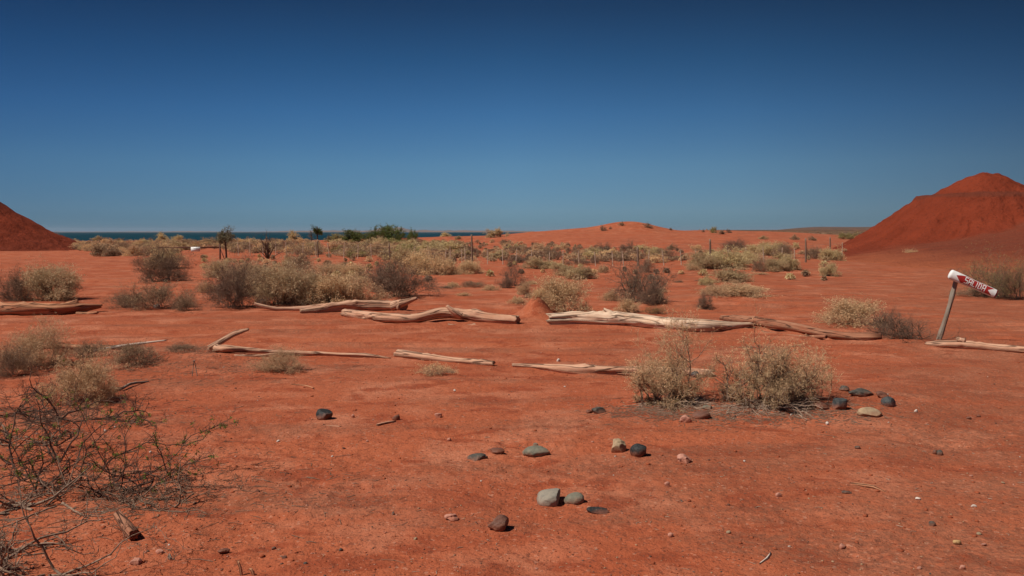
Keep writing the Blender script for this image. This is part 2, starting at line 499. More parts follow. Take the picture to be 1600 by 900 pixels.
# ------------------------------------------------------------------ ground
M_ground = ground_mat()
def build_ground():
    ang_f = np.linspace(-50, 50, 1000)
    ang_b = np.linspace(50, 310, 90)[1:-1]
    A = np.radians(np.concatenate([ang_f, ang_b]))
    rings = [0.0]
    r = 0.6
    while r < 34000:
        rings.append(r)
        k = 0.05 if r < 2.8 else (0.0042 if r < 22 else (0.009 if r < 190 else 0.05))
        r *= 1 + k
    R = np.array(rings[1:])
    na, nr = len(A), len(R)
    X = (np.sin(A)[None] * R[:, None]); Y = (np.cos(A)[None] * R[:, None])
    Z = H(X.ravel(), Y.ravel())
    V = np.concatenate([np.stack([X.ravel(), Y.ravel(), Z], 1), [[0, 0, gz(0, 0)]]])
    i = np.arange(nr - 1)[:, None] * na; j = np.arange(na)[None]
    j2 = (j + 1) % na
    Q = np.stack([i + j, i + na + j, i + na + j2, i + j2], -1).reshape(-1, 4)
    c = nr * na
    T = np.stack([np.full(na, c), np.arange(na), (np.arange(na) + 1) % na], 1)
    me = arr_mesh("ground", V, Q, T, [M_ground], smooth=True)
    link("ground", me, kind="structure")
build_ground()

# ------------------------------------------------------------------ sea and far coast
def sea_mat():
    m, t, b = mat("sea_water", 0.7, 0.03)
    N = NB(t)
    pos = N.n("ShaderNodeNewGeometry").outputs["Position"]
    n1 = N.noise(N.mapping(pos, (1, 0.25, 1)), 0.004, 4, 0.6)
    c = N.mix(N.ramp(n1, [(0.35, 0.0), (0.65, 1.0)]), (0.0012, 0.024, 0.037), (0.0018, 0.036, 0.050))
    N.l(c, b.inputs["Base Color"])
    N.l(N.bump(N.noise(pos, 0.25, 4, 0.6), 0.6, 0.6), b.inputs["Normal"])
    return m
def build_sea():
    ys = np.concatenate([[-34000, -2000, 0], np.geomspace(200, 34000, 40)])
    xs = np.linspace(-34000, 34000, 41)
    X, Y = np.meshgrid(xs, ys)
    V = np.stack([X.ravel(), Y.ravel(), np.full(X.size, -10.0)], 1)
    nx = len(xs); i = np.arange(len(ys) - 1)[:, None] * nx; j = np.arange(nx - 1)[None]
    Q = np.stack([i + j, i + j + 1, i + nx + j + 1, i + nx + j], -1).reshape(-1, 4)
    link("sea", arr_mesh("sea", V, Q, None, [sea_mat()]), kind="structure")
build_sea()
def build_coast():
    D0 = 19000.0
    n, k = 260, 14
    px = np.linspace(60, 835, n)
    top = 6 + 22 * sst(380, 480, px) + 14 * fbm(px, px * 0, 60, 3, 2) + 75 * np.exp(-((px - 612) / 26) ** 4) + 22 * np.exp(-((px - 655) / 30) ** 2)
    top = np.maximum(top, 4) + 12
    V = []
    for q in range(k):
        f = q / (k - 1)
        prof = math.sin(math.pi * f) ** 0.7
        D = D0 + f * 3500
        x = (px - 800) / F * D
        z = -11 + top * prof * (0.8 + 0.3 * vn(px / 9.0, np.full(n, q * .8), 3))
        V.append(np.stack([x, np.full(n, D), z], 1))
    V = np.concatenate(V)
    i = np.arange(k - 1)[:, None] * n; j = np.arange(n - 1)[None]
    Q = np.stack([i + j, i + j + 1, i + n + j + 1, i + n + j], -1).reshape(-1, 4)
    m = plain_mat("far_coast", (0.22, 0.13, 0.09), 0.95, 0.05, (0.12, 0.09, 0.06), 0.002)
    link("distant_coast_hills", arr_mesh("coast", V, Q, None, [m], smooth=True), kind="structure")
build_coast()

# ------------------------------------------------------------------ red clay hills
M_hill = hill_mat()
def hill_grid(name, x0, x1, y0, y1, st, fz, fs=None):
    xs = np.arange(x0, x1, st); ys = np.arange(y0, y1, st)
    X, Y = np.meshgrid(xs, ys)
    Z = fz(X.ravel(), Y.ravel())
    V = np.stack([X.ravel(), Y.ravel(), Z], 1)
    nx = len(xs); i = np.arange(len(ys) - 1)[:, None] * nx; j = np.arange(nx - 1)[None]
    Q = np.stack([i + j, i + j + 1, i + nx + j + 1, i + nx + j], -1).reshape(-1, 4)
    g = Hb(X.ravel(), Y.ravel()) - 0.5
    keep = (Z > g)[Q].any(1)
    me = arr_mesh(name, V, Q[keep], None, [M_hill], smooth=True)
    at = me.attributes.new("scree", 'FLOAT', 'POINT'); at.data.foreach_set("value", (fs(X.ravel(), Y.ravel()) if fs else np.zeros(X.size)).astype(np.float32))
    return link(name, me, kind="structure")

def right_hill(x, y, scree=False):
    dx = x - 35.0; dy = y - 66.0
    r = np.hypot(dx, dy * 1.0); th = np.arctan2(dy, dx)
    g = fbm(th * 4.2 + 7, r * 0.06, 0.5, 3, 1)
    rr = r * (1 + 0.035 * fbm(x, y, 3.0, 3, 4)) + 0.30 * g * sst(1, 6, r)
    rx = r * 0 + rr
    z = np.interp(rx, [0, .8, 1.9, 3.6, 4.6, 4.9, 6.7, 9.0, 11.2, 13, 20], [5.95, 5.85, 5.35, 4.36, 4.22, 3.80, 2.45, 1.0, -0.15, -1.0, -4])
    z = z + 0.17 * fbm(x, y, 1.1, 3, 2) * sst(-.2, 1.5, r) + 0.09 * fbm(x, y, .42, 2, 5) - .26 * sst(.72, 1, 1 - np.abs(fbm(th * 3.4 + 3, r * .12, .5, 2, 3)) * 2.2) * sst(4.5, 7, r)
    d2 = np.hypot(x - 41, y - 57.0)
    s = 4.3 - 0.32 * d2 + 0.20 * fbm(x, y, 2.4, 3, 3) + 0.25 * fbm(th * 5, r * .1, .6, 2, 6)
    # front apron slope
    d3 = np.hypot(x - 50, y - 44.0)
    s2 = 4.2 - 0.13 * d3 + 0.12 * fbm(x, y, 2.0, 3, 7)
    k = 3.0
    if scree:
        return sst(-.25, .45, np.maximum(s, s2) - z + .35 * fbm(x, y, 1.6, 3, 1)) * .8 * sst(21.5, 27.5, x + .75 * (57 - y) + 2.5 * fbm(x, y, 2.2, 3, 0))
    return np.log(np.exp(k * z) + np.exp(k * s) + np.exp(k * s2)) / k

def left_hill(x, y):
    dx = x + 51.2; dy = y - 80.0
    r = np.hypot(dx, dy * 0.9); th = np.arctan2(dy, dx)
    rr = r * (1 + 0.04 * fbm(x, y, 3.0, 3, 4)) + 0.3 * fbm(th * 4 + 3, r * .06, .5, 3, 2)
    z = np.interp(rr, [0, 3, 5, 6, 8.5, 10.5, 13, 20], [6.4, 5.3, 3.95, 3.2, 1.65, 0.55, -0.45, -3])
    return z + 0.17 * fbm(x, y, 1.0, 3, 2) + 0.05 * fbm(x, y, .35, 2, 5)

hill_grid("hill", 12, 62, 22, 86, 0.15, right_hill, lambda x, y: right_hill(x, y, True))
hill_grid("hill", -70, -34, 62, 98, 0.16, left_hill)

# ------------------------------------------------------------------ driftwood logs
def wood(name, pale, mid, dark, **k): return wood_mat(name, pale, mid, dark, **k)
W_pink = wood("sun_bleached_wood", (0.60, 0.35, 0.23), (0.49, 0.255, 0.155), (0.22, 0.10, 0.06), dustamt=.35)
W_pale = wood("grey_white_wood", (0.72, 0.53, 0.38), (0.58, 0.37, 0.24), (0.24, 0.13, 0.08), dustamt=.25)
W_red = wood("red_dusted_wood", (0.36, 0.165, 0.095), (0.27, 0.11, 0.06), (0.08, 0.03, 0.02), dust=(0.34, 0.10, 0.05), dustamt=.6)
W_orange = wood("orange_wood", (0.54, 0.26, 0.14), (0.42, 0.17, 0.085), (0.12, 0.05, 0.03), dustamt=.6)
W_grey = wood("weathered_grey_wood", (0.30, 0.25, 0.20), (0.20, 0.16, 0.12), (0.08, 0.06, 0.045), dustamt=.25)
W_white = wood("bone_white_stick", (0.62, 0.52, 0.44), (0.50, 0.36, 0.28), (0.2, 0.12, 0.08), dustamt=.2)

def smooth_path(pts, radii, step):
    pts = np.array([list(p) for p in pts], float); radii = np.array(radii, float)
    n = len(pts)
    out = []; rr = []
    for i in range(n - 1):
        p0 = pts[max(i - 1, 0)]; p1 = pts[i]; p2 = pts[i + 1]; p3 = pts[min(i + 2, n - 1)]
        k = max(2, int(np.linalg.norm(p2 - p1) / step))
        for j in range(k):
            t = j / k
            out.append(0.5 * ((2 * p1) + (-p0 + p2) * t + (2 * p0 - 5 * p1 + 4 * p2 - p3) * t * t + (-p0 + 3 * p1 - 3 * p2 + p3) * t ** 3))
            rr.append(radii[i] * (1 - t) + radii[i + 1] * t)
    out.append(pts[-1]); rr.append(radii[-1])
    return np.array(out), np.array(rr)

def limb_arrays(pts, radii, seed, step=0.025, nr=22, jag=(0.05, 0.05), rough=0.14, crack=0.38, knots=3, flat=1.0):
    C, R = smooth_path(pts, radii, step)
    n = len(C); rng = np.random.RandomState(seed)
    T = unit(np.gradient(C, axis=0))
    up = np.array([0, 0, 1.0])
    S = unit(np.cross(T, np.where(np.abs(T[:, 2:3]) > .95, np.array([[1., 0, 0]]), up)))
    U = np.cross(S, T)
    s = np.concatenate([[0], np.cumsum(np.linalg.norm(np.diff(C, axis=0), axis=1))])
    th = np.linspace(0, 2 * math.pi, nr, endpoint=False)
    TH, SS = np.meshgrid(th, s)
    cx = np.cos(TH) * 2.2 + seed; sy = np.sin(TH) * 2.2
    f = 1 + rough * fbm(cx + SS * 0.6, sy + SS * 1.4, 1.0, 3, seed) + rough * 0.8 * fbm(cx * 2.5, SS * .8 + sy * 2.5, 1.0, 2, seed + 1)
    g = np.abs(fbm(TH * 1.9 + seed, SS * 0.55 + seed * 3, 1.0, 2, seed + 2))
    f = f - crack * np.clip(1 - g / 0.09, 0, 1) * (nr > 12)
    for q in range(knots):
        ks = rng.uniform(.1, .9) * s[-1]; kt = rng.uniform(-.6, 2.6)
        d = np.hypot((SS - ks), (np.angle(np.exp(1j * (TH - kt))) * R[:, None])) / (0.05 + R.mean() * .6)
        f = f + (0.35 * np.exp(-d ** 2) - 0.45 * np.exp(-(d * 2.4) ** 2))
    RR = R[:, None] * f
    V = C[:, None] + S[:, None] * (RR * np.cos(TH))[..., None] + U[:, None] * (RR * np.sin(TH) * flat)[..., None]
    # jagged broken ends
    for e, sg, jv in ((0, -1, jag[0]), (n - 1, 1, jag[1])):
        off = jv * (rng.rand(nr) ** 1.5) * 1.0
        off = (off + np.roll(off, 1)) / 2
        for w, b in ((1.0, 0), (0.5, 1)):
            ii = e - sg * b
            V[ii] += T[e] * sg * (off * w)[:, None]
    uv = np.stack([TH * R.mean() * 1.0, SS], -1)
    V = V.reshape(-1, 3); UV = uv.reshape(-1, 2)
    i = np.arange(n - 1)[:, None] * nr; j = np.arange(nr)[None]; j2 = (j + 1) % nr
    Q = np.stack([i + j, i + j2, i + nr + j2, i + nr + j], -1).reshape(-1, 4)
    c0 = len(V)
    cen0 = C[0] + T[0] * R[0] * .25; cen1 = C[-1] - T[-1] * R[-1] * .25
    V = np.concatenate([V, [cen0, cen1]]); UV = np.concatenate([UV, [[.3, 0], [.3, 0.02]]])
    Tt = np.concatenate([np.stack([np.full(nr, c0), (np.arange(nr) + 1) % nr, np.arange(nr)], 1),
                         np.stack([np.full(nr, c0 + 1), (n - 1) * nr + np.arange(nr), (n - 1) * nr + (np.arange(nr) + 1) % nr], 1)])
    return V, Q, Tt, UV

def join(parts):
    Vs, Qs, Ts, Us = [], [], [], []; o = 0
    for V, Q, T, U in parts:
        Vs.append(V); Qs.append(Q + o); Ts.append(T + o); Us.append(U); o += len(V)
    return np.concatenate(Vs), np.concatenate(Qs), np.concatenate(Ts), np.concatenate(Us)

def gp(px, py, r, lift=0.0, sink=0.25):
    """Centre of a log of radius r whose lower edge shows at (px, py)."""
    p = P(px, py); p.y += r * 0.4
    p.z = float(Hb(np.array([p.x]), np.array([p.y]))[0]) + r * (1 - sink) + lift
    return p

def px_r(py, w):   # radius in metres of something w photo pixels thick standing at row py
    return w / 2 / F * P(800, py).y

def make_log(name, main, m, label, seed, branches=(), group=None, cat="log", part="branch_stub", **kw):
    """main: list of (px, py, thickness px, lift m)."""
    pts = []; rad = []
    for q in main:
        r = px_r(q[1], q[2]); pts.append(gp(q[0], q[1], r, q[3] if len(q) > 3 else 0)); rad.append(r)
    o = Vector(pts[0]); o.z = gz(o.x, o.y)
    sh = lambda L: [Vector(p) - o for p in L]
    V, Q, T, U = limb_arrays(sh(pts), rad, seed, **kw)
    top = link(name, None, None, o, label, cat, group)
    link("trunk", arr_mesh("trunk", V, Q, T, [m], smooth=True, uv=U), top)
    for bi, (bp, pn) in enumerate(branches):
        bpts = [at_depth(q[0], q[1], q[3]) if len(q) > 3 else gp(q[0], q[1], px_r(q[1], q[2])) for q in bp]
        br = [q[2] / 2 / F * p.y for q, p in zip(bp, bpts)]
        V, Q, T, U = limb_arrays(sh(bpts), br, seed + 11 + bi, step=0.02, nr=12, jag=(0, .03), knots=1, rough=.14)
        link(pn, arr_mesh(pn, V, Q, T, [m], smooth=True, uv=U), top)
    return top

GL = "driftwood logs bordering the dirt track"
d = lambda px, py: P(px, py).y
D1 = d(100, 490)
make_log("driftwood_log", [(-60, 488, 17), (-10, 491, 20), (40, 492, 21), (90, 491, 18, .01), (125, 489, 15, .03), (156, 487, 6, .08)], W_orange,
         "forked orange-brown driftwood log at the far left behind the straw bush", 3,
         [([(84, 484, 15, D1 + .1), (104, 479, 12, D1 + .2), (121, 471, 7, D1 + .3)], "branch_stub"),
          ([(120, 490, 6, D1 - .05), (140, 490, 5, D1 - .1), (152, 488, 4, D1 - .1)], "branch_stub")], GL)
D2 = d(560, 487)
make_log("driftwood_log", [(470, 490, 9), (500, 489, 12), (540, 487, 16, .03), (580, 486, 17, .02), (612, 485, 17), (628, 486, 21)], W_pink,
         "gnarled pinkish driftwood log with a root flare lying against the big grey-green bushes", 5,
         [([(540, 474, 5, D2 + .15), (505, 478, 7, D2 + .2), (470, 482, 8, D2 + .2), (430, 482, 7, D2 + .15), (398, 475, 5, D2 + .1)], "branch"),
          ([(612, 480, 13, D2 + .12), (624, 476, 12, D2 + .1), (637, 471, 9, D2 + .1), (651, 466, 4, D2 + .1)], "root_end")], GL)
D3 = d(700, 505)
make_log("driftwood_log", [(538, 494, 13), (570, 499, 15), (610, 503, 14, .01), (650, 504, 14, .02), (690, 502, 17, .07), (730, 503, 17, .05), (770, 505, 16, .01), (808, 507, 16)], W_pink,
         "long pale driftwood log ending at the dirt heap with a small raised stub mid-length", 8,
         [([(720, 494, 10, D3 + .08), (712, 489, 10, D3 + .06), (705, 484, 8, D3 + .05), (699, 478, 4, D3 + .05)], "branch_stub"),
          ([(700, 507, 3, D3 - .15), (725, 510, 5, D3 - .2), (742, 509, 9, D3 - .15)], "branch_stub")], GL)
D4 = d(1000, 515)
D4b = gp(950, 509, .12).y + .03
make_log("driftwood_log", [(864, 507, 20), (900, 507, 21, .01), (950, 509, 24), (1000, 511, 21, .02), (1050, 515, 21), (1100, 517, 20), (1135, 516, 16), (1166, 515, 7, .05)], W_pale,
         "thick bone-pale split driftwood log right of the dirt heap", 12,
         [([(965, 502, 16, D4b), (956, 494, 14, D4b), (949, 488, 10, D4b), (944, 484, 5, D4b)], "branch_stub")], GL, crack=.32, jag=(.16, .22), nr=30)
D5 = d(1300, 530)
make_log("driftwood_log", [(1128, 504, 8, .05), (1160, 511, 14, .06), (1200, 516, 16, .05), (1245, 521, 15, .03), (1290, 527, 14), (1330, 531, 13), (1360, 533, 15), (1374, 532, 11)], W_red,
         "dusty red-brown twisted driftwood log ending in a rounded knob", 15,
         [([(1150, 512, 7, D5 + 2.1), (1200, 521, 6, D5 + 1.1), (1250, 526, 6, D5 + .5), (1290, 526, 6, D5)], "split_slab")], GL, crack=.4)
D6 = d(1500, 545)
make_log("driftwood_log", [(1449, 540, 6), (1470, 543, 12), (1500, 545, 13, .01), (1540, 547, 12), (1580, 550, 12), (1640, 555, 12), (1700, 558, 11)], W_pink,
         "smooth pinkish log at the right edge just below the SALIDA sign post", 17,
         [([(1505, 534, 10, D6), (1498, 530, 6, D6)], "branch_stub")], GL)
D7 = d(400, 556)
make_log("driftwood_log", [(328, 549, 9), (350, 552, 11, .02), (385, 553, 9, .02), (430, 555, 7, .02), (480, 557, 7, .02), (530, 559, 6, .02), (570, 560, 8, .01), (606, 561, 3)], W_pink,
         "slender forked driftwood pole with one limb sticking up, nearest row left", 21,
         [([(326, 544, 9, D7 + .3), (348, 532, 9, D7 + .35), (366, 522, 8, D7 + .4), (387, 515, 4, D7 + .45)], "branch"),
          ([(345, 545, 7, D7 + .25), (338, 542, 8, D7 + .3)], "branch_stub"),
          ([(366, 556, 4, D7 - .15), (400, 556, 4, D7 - .1), (430, 553, 4, D7)], "branch")], GL, nr=16)
make_log("driftwood_log", [(622, 558, 13), (660, 563, 13), (700, 567, 11), (740, 570, 10), (769, 572, 9)], W_pink,
         "short straight split log of the nearest row, just behind the pale grass tuft", 24, (), GL, crack=.35)
make_log("driftwood_log", [(804, 573, 6), (840, 576, 9), (880, 582, 15), (930, 586, 17), (980, 587, 17), (1040, 588, 16), (1112, 589, 13)], W_pink,
         "long pink driftwood log in the nearest row running behind the straw bush", 27, (), GL)
make_log("driftwood_log", [(60, 545, 9), (100, 545, 9), (135, 546, 8), (175, 546, 8), (212, 545, 5)], W_orange,
         "low orange-brown log half hidden behind the left straw bushes", 30, (), GL, nr=14)
D8 = d(200, 555)
make_log("dead_branch", [(150, 554, 4, .04), (185, 552, 5, .07), (220, 550, 4, .10), (258, 549, 2, .14)], W_white,
         "thin bone-white dead branch propped on brown twigs at left", 33, (), None, cat="branch", nr=10, knots=1)
make_log("dead_stick", [(176, 607, 4), (188, 611, 5, .01), (205, 604, 4, .02), (228, 598, 3)], W_grey,
         "crooked dark grey stick lying right of the lower straw bush", 36, (), None, cat="stick", nr=8, knots=1)
make_log("wood_stub", [(184, 810, 13), (196, 828, 17), (208, 843, 17)], W_red,
         "short sawn-off brown wood stub among the thorn twigs", 39, (), None, cat="stub", nr=20, knots=0, jag=(.02, .0))
make_log("dead_stick", [(1334, 757, 3), (1350, 761, 5, .004), (1366, 764, 4, .006), (1380, 768, 2)], W_orange,
         "small curved yellowish stick on bare dirt at lower right", 42, (), None, cat="stick", nr=8, knots=1)
make_log("dead_stick", [(1190, 880, 3), (1198, 875, 4), (1203, 868, 3)], W_white,
         "tiny white bent twig near the bottom edge", 45, (), None, cat="stick", nr=8, knots=0)
make_log("dead_stick", [(592, 664, 3), (604, 662, 4), (614, 660, 3)], W_pink,
         "small pale wood splinter below the little brown clod", 46, (), None, cat="stick", nr=8, knots=0)
make_log("dead_stick", [(482, 666, 1.5), (510, 666, 2), (530, 667, 1.5)], W_pink,
         "straight thin straw-like stick below the black block stone", 47, (), None, cat="stick", nr=6, knots=0)
make_log("dead_stick", [(456, 601, 1.6), (476, 603, 2), (489, 607, 2.4)], W_orange,
         "thin brown twig on dirt below the slender pole log", 48, (), None, cat="stick", nr=6, knots=0)
for px, py, h, w, lb in ((378, 897, 22, 5, "upright snapped brown stem at the bottom edge, taller of two"), (397, 897, 10, 5, "short snapped stem with a pale top at the bottom edge")):
    b = P(px, py); r = w / 2 / F * b.y
    V, Q, T, U = limb_arrays([Vector((0, 0, -.02)), Vector((-.006, 0, h / F * b.y * .5)), Vector((-.016, 0, h / F * b.y))], [r, r, r * .8], 51 + h, step=.01, nr=8, jag=(0, .01), knots=0)
    t = link("snapped_stem", arr_mesh("snapped_stem", V, Q, T, [W_orange], smooth=True, uv=U), None, b, lb, "stem")
# two thin marker sticks with a pale tip
b = P(304, 588)
mk = link("marker_stake", None, None, b, "tiny two-legged stake with a white tip standing on the red dirt", "stake")
sc_ = b.y / F
for dx, px2 in ((-.03, -0.004), (.035, .004)):
    V, Q, T, U = limb_arrays([Vector((dx, 0, -.02)), Vector((px2, 0, 24 * sc_))], [.004, .004], 61, step=.03, nr=6, jag=(0, 0), knots=0)
    link("leg", arr_mesh("leg", V, Q, T, [W_grey], smooth=True, uv=U), mk)
V, Q, T, U = limb_arrays([Vector((0, 0, 23.5 * sc_)), Vector((0, 0, 26 * sc_))], [.008, .008], 62, step=.01, nr=8, jag=(0, 0), knots=0)
link("tip", arr_mesh("tip", V, Q, T, [W_white], smooth=True, uv=U), mk)

# ------------------------------------------------------------------ the SALIDA sign
M_wp = plain_mat("white_paint", (0.78, 0.77, 0.74), 0.55, 0.4, (0.66, 0.62, 0.57), 9)
M_rp = plain_mat("red_paint", (0.34, 0.018, 0.014), 0.55, 0.4, (0.24, 0.015, 0.012), 14)
def build_sign():
    base = P(1467, 531); D = base.y
    top = at_depth(1494, 438, D)
    sign = link("arrow_sign", None, None, base, "leaning grey post carrying a white painted log arrow that reads SALIDA in white on red", "sign")
    V, Q, T, U = limb_arrays([Vector((-.03, 0, -.15)), Vector((0, 0, 0)), (Vector(top) - Vector(base)) * .5 + Vector((.012, 0, 0)), Vector(top) - Vector(base)],
                             [.037, .035, .032, .031], 71, step=.03, nr=18, jag=(0, 0), knots=2, rough=.07, crack=.15)
    link("post", arr_mesh("post", V, Q, T, [W_grey], smooth=True, uv=U), sign)
    # painted log: local frame, axis a, up u, front f
    PL = at_depth(1485.5, 428.5, D - .06); PR = at_depth(1555, 459, D - .20)
    a = np.array(PR - PL); L = np.linalg.norm(a); a /= L
    f = np.array([-.12, -1, 0.05]); f -= a * f.dot(a); f /= np.linalg.norm(f)
    u = np.cross(f, a)
    if u[2] < 0: u = -u
    o = np.array(PL - base)
    def rad(s): return 0.071 - 0.012 * s + .003 * np.sin(s * 9)
    def surf(s, v, off=0.0):
        th = v * 1.25; r = rad(s)
        ry = r + off; rf = r * .72 + off
        return o + a * (s * L) + u * (ry * math.sin(th)) + f * (rf * math.cos(th))
    # log body
    n, k = 40, 36; V = []; 
    ss = list(np.linspace(0, 1, n))
    prof = [(-.035, .45), (-.028, .72), (-.014, .92)] + [(s, 1) for s in ss] + [(1.012, .97)]
    for (s, q) in prof:
        sc = min(max(s, 0), 1); r = rad(sc) * q
        for j in range(k):
            th = 2 * math.pi * j / k
            V.append(o + a * (s * L) + u * (r * math.sin(th)) + f * (r * .72 * math.cos(th)))
    V.append(o - a * .038 * L); V.append(o + a * 1.010 * L)
    m = len(prof); i = np.arange(m - 1)[:, None] * k; j = np.arange(k)[None]; j2 = (j + 1) % k
    Q = np.stack([i + j, i + j2, i + k + j2, i + k + j], -1).reshape(-1, 4)
    T = np.array([(m * k, (q + 1) % k, q) for q in range(k)] + [(m * k + 1, (m - 1) * k + q, (m - 1) * k + (q + 1) % k) for q in range(k)])
    link("board", arr_mesh("board", V, Q, T, [M_wp], smooth=True), sign)
    # red end face ring
    V = []
    for s, q in ((.994, 1.012), (1.02, .99), (1.022, .3)):
        r = rad(1) * q
        for j in range(k):
            th = 2 * math.pi * j / k
            V.append(o + a * (s * L) + u * (r * math.sin(th)) + f * (r * .72 * math.cos(th)))
    V.append(o + a * 1.02 * L)
    i = np.arange(2)[:, None] * k; j = np.arange(k)[None]; j2 = (j + 1) % k
    Q = np.stack([i + j, i + j2, i + k + j2, i + k + j], -1).reshape(-1, 4)
    T = np.array([(3 * k, 2 * k + q, 2 * k + (q + 1) % k) for q in range(k)])
    link("painted_end", arr_mesh("painted_end", V, Q, T, [M_rp], smooth=True), sign)
    def patch(quads, off, name, m):
        V = []; Q = []
        for (s0, a0, b0, s1, a1, b1, nn, nm) in quads:   # edges at s0 and s1 from v=a to v=b
            base_i = len(V)
            for p in range(nn + 1):
                t = p / nn; s = s0 + (s1 - s0) * t; lo = a0 + (a1 - a0) * t; hi = b0 + (b1 - b0) * t
                for q in range(nm + 1):
                    V.append(surf(s, lo + (hi - lo) * q / nm, off))
            for p in range(nn):
                for q in range(nm):
                    c = base_i + p * (nm + 1) + q
                    Q.append((c, c + nm + 1, c + nm + 2, c + 1))
        link(name, arr_mesh(name, V, np.array(Q), None, [m]), sign)
    patch([(.10, .12, .16, .27, -.88, .70, 8, 10), (.27, -.66, .70, .30, -.70, .74, 2, 10), (.30, -.74, .80, .80, -.74, .80, 20, 10), (.80, -.74, .80, .93, -.74, .78, 4, 10)], .0018, "arrow_shape", M_rp)
    patch([(.815, -.02, .02, .93, -.66, .66, 8, 8), (.93, -.85, .88, .992, -.85, .88, 3, 8)], .0040, "arrow_notch", M_wp)
    # letters as strokes in a unit cell (x right, y up)
    G = {'S': [[(1, .95), (0, .95)], [(0.06, 1), (.06, .5)], [(0, .52), (1, .52)], [(.94, .52), (.94, .0)], [(1, .05), (0, .05)]],
         'A': [[(.08, 0), (.08, 1)], [(.0, .95), (1, .95)], [(.92, 1), (.92, 0)], [(.1, .45), (.9, .45)]],
         'L': [[(.1, 1), (.1, 0)], [(0, .06), (1, .06)]],
         'I': [[(.5, 1), (.5, 0)]],
         'D': [[(.1, 0), (.1, 1)], [(0, .95), (.8, .95)], [(.9, .88), (.9, .12)], [(.8, .05), (0, .05)]]}
    cells = [('S', .300), ('A', .385), ('L', .470), ('I', .550), ('D', .600), ('A', .690)]
    wd = {'S': .064, 'A': .066, 'L': .060, 'I': .03, 'D': .064}
    v0, v1 = -.54, .58
    V = []; Q = []
    hw = .0080; hv = .082
    for ch, x0 in cells:
        for st in G[ch]:
            (xa, ya), (xb, yb) = st
            sa, sb = x0 + xa * wd[ch], x0 + xb * wd[ch]
            va, vb = v0 + ya * (v1 - v0), v0 + yb * (v1 - v0)
            if abs(sb - sa) > 1e-4 and abs(yb - ya) < .01:
                s_lo, s_hi = min(sa, sb), max(sa, sb); l0, l1 = va - hv, va + hv
            else:
                s_lo, s_hi = sa - hw, sa + hw; l0, l1 = min(va, vb), max(va, vb)
            bi = len(V)
            for p in range(3):
                for q in range(6):
                    V.append(surf(s_lo + (s_hi - s_lo) * p / 2, l0 + (l1 - l0) * q / 5, .0036 + .0001 * (len(V) % 7)))
            for p in range(2):
                for q in range(5):
                    c = bi + p * 6 + q
                    Q.append((c, c + 6, c + 7, c + 1))
    link("lettering", arr_mesh("lettering", V, np.array(Q), None, [M_wp]), sign)
build_sign()

# ------------------------------------------------------------------ barrier with a white notice
def bar_obj(name, A, B, r, m, parent, n=8):
    V, Q = tubes([np.array(A)], [np.array(B)], np.array([r]), np.array([r]), n)
    V = list(V); T = [(0, (q + 1) % n, q) for q in range(1, n - 1)]
    T = [(0, q + 1, q) for q in range(1, n - 1)] + [(n, n + q, n + q + 1) for q in range(1, n - 1)]
    return link(name, arr_mesh(name, V, Q, np.array(T), [m]), parent)
M_rust = plain_mat("rusty_iron", (0.13, 0.045, 0.03), .8, .3, (0.07, 0.03, 0.02))
def build_barrier():
    R0 = P(344, 406); D = R0.y
    bt = link("barrier_gate", None, None, R0, "low rusty boom barrier with a small white notice at far left", "barrier")
    lx = at_depth(248, 386.5, D) - R0; rx = at_depth(345, 386.5, D) - R0
    bar_obj("boom", lx, rx, .035, M_rust, bt)
    bar_obj("post", (0, 0, -.2), (0, 0, 25 / F * D), .045, M_rust, bt)
    bar_obj("brace", (.28, 0, -.05), (.02, 0, 17 / F * D), .022, M_rust, bt)
    lp = P(250, 407) - R0
    bar_obj("post", (lx.x, 0, -.3), (lx.x, 0, rx.z + .03), .045, M_rust, bt)
    c0 = at_depth(298.3, 393, D - .06) - R0; c1 = at_depth(312.5, 386.0, D - .06) - R0
    n = link("notice_board", None, bt)
    def slab(name, x0, z0, x1, z1, y0, y1, m, par, tilt=.02):
        V = [(x, y, z + (x - x0) * tilt) for y in (y0, y1) for (x, z) in ((x0, z0), (x1, z0), (x1, z1), (x0, z1))]
        Q = np.array([(0, 1, 2, 3), (7, 6, 5, 4), (0, 4, 5, 1), (1, 5, 6, 2), (2, 6, 7, 3), (3, 7, 4, 0)])
        return link(name, arr_mesh(name, V, Q, None, [m]), par)
    bpy.data.objects.remove(n)
    n = slab("notice_board", c0.x, c0.z, c1.x, c1.z, c0.y, c0.y + .02, M_wp, bt)
    w = c1.x - c0.x; h = c1.z - c0.z
    Mt = plain_mat("faded_lettering", (0.30, 0.28, 0.30), .7, .2)
    slab("faded_line", c0.x + w * .3, c0.z + h * .62, c0.x + w * .72, c0.z + h * .72, c0.y - .004, c0.y - .001, Mt, n)
    slab("faded_line", c0.x + w * .34, c0.z + h * .36, c0.x + w * .62, c0.z + h * .46, c0.y - .004, c0.y - .001, Mt, n)
build_barrier()

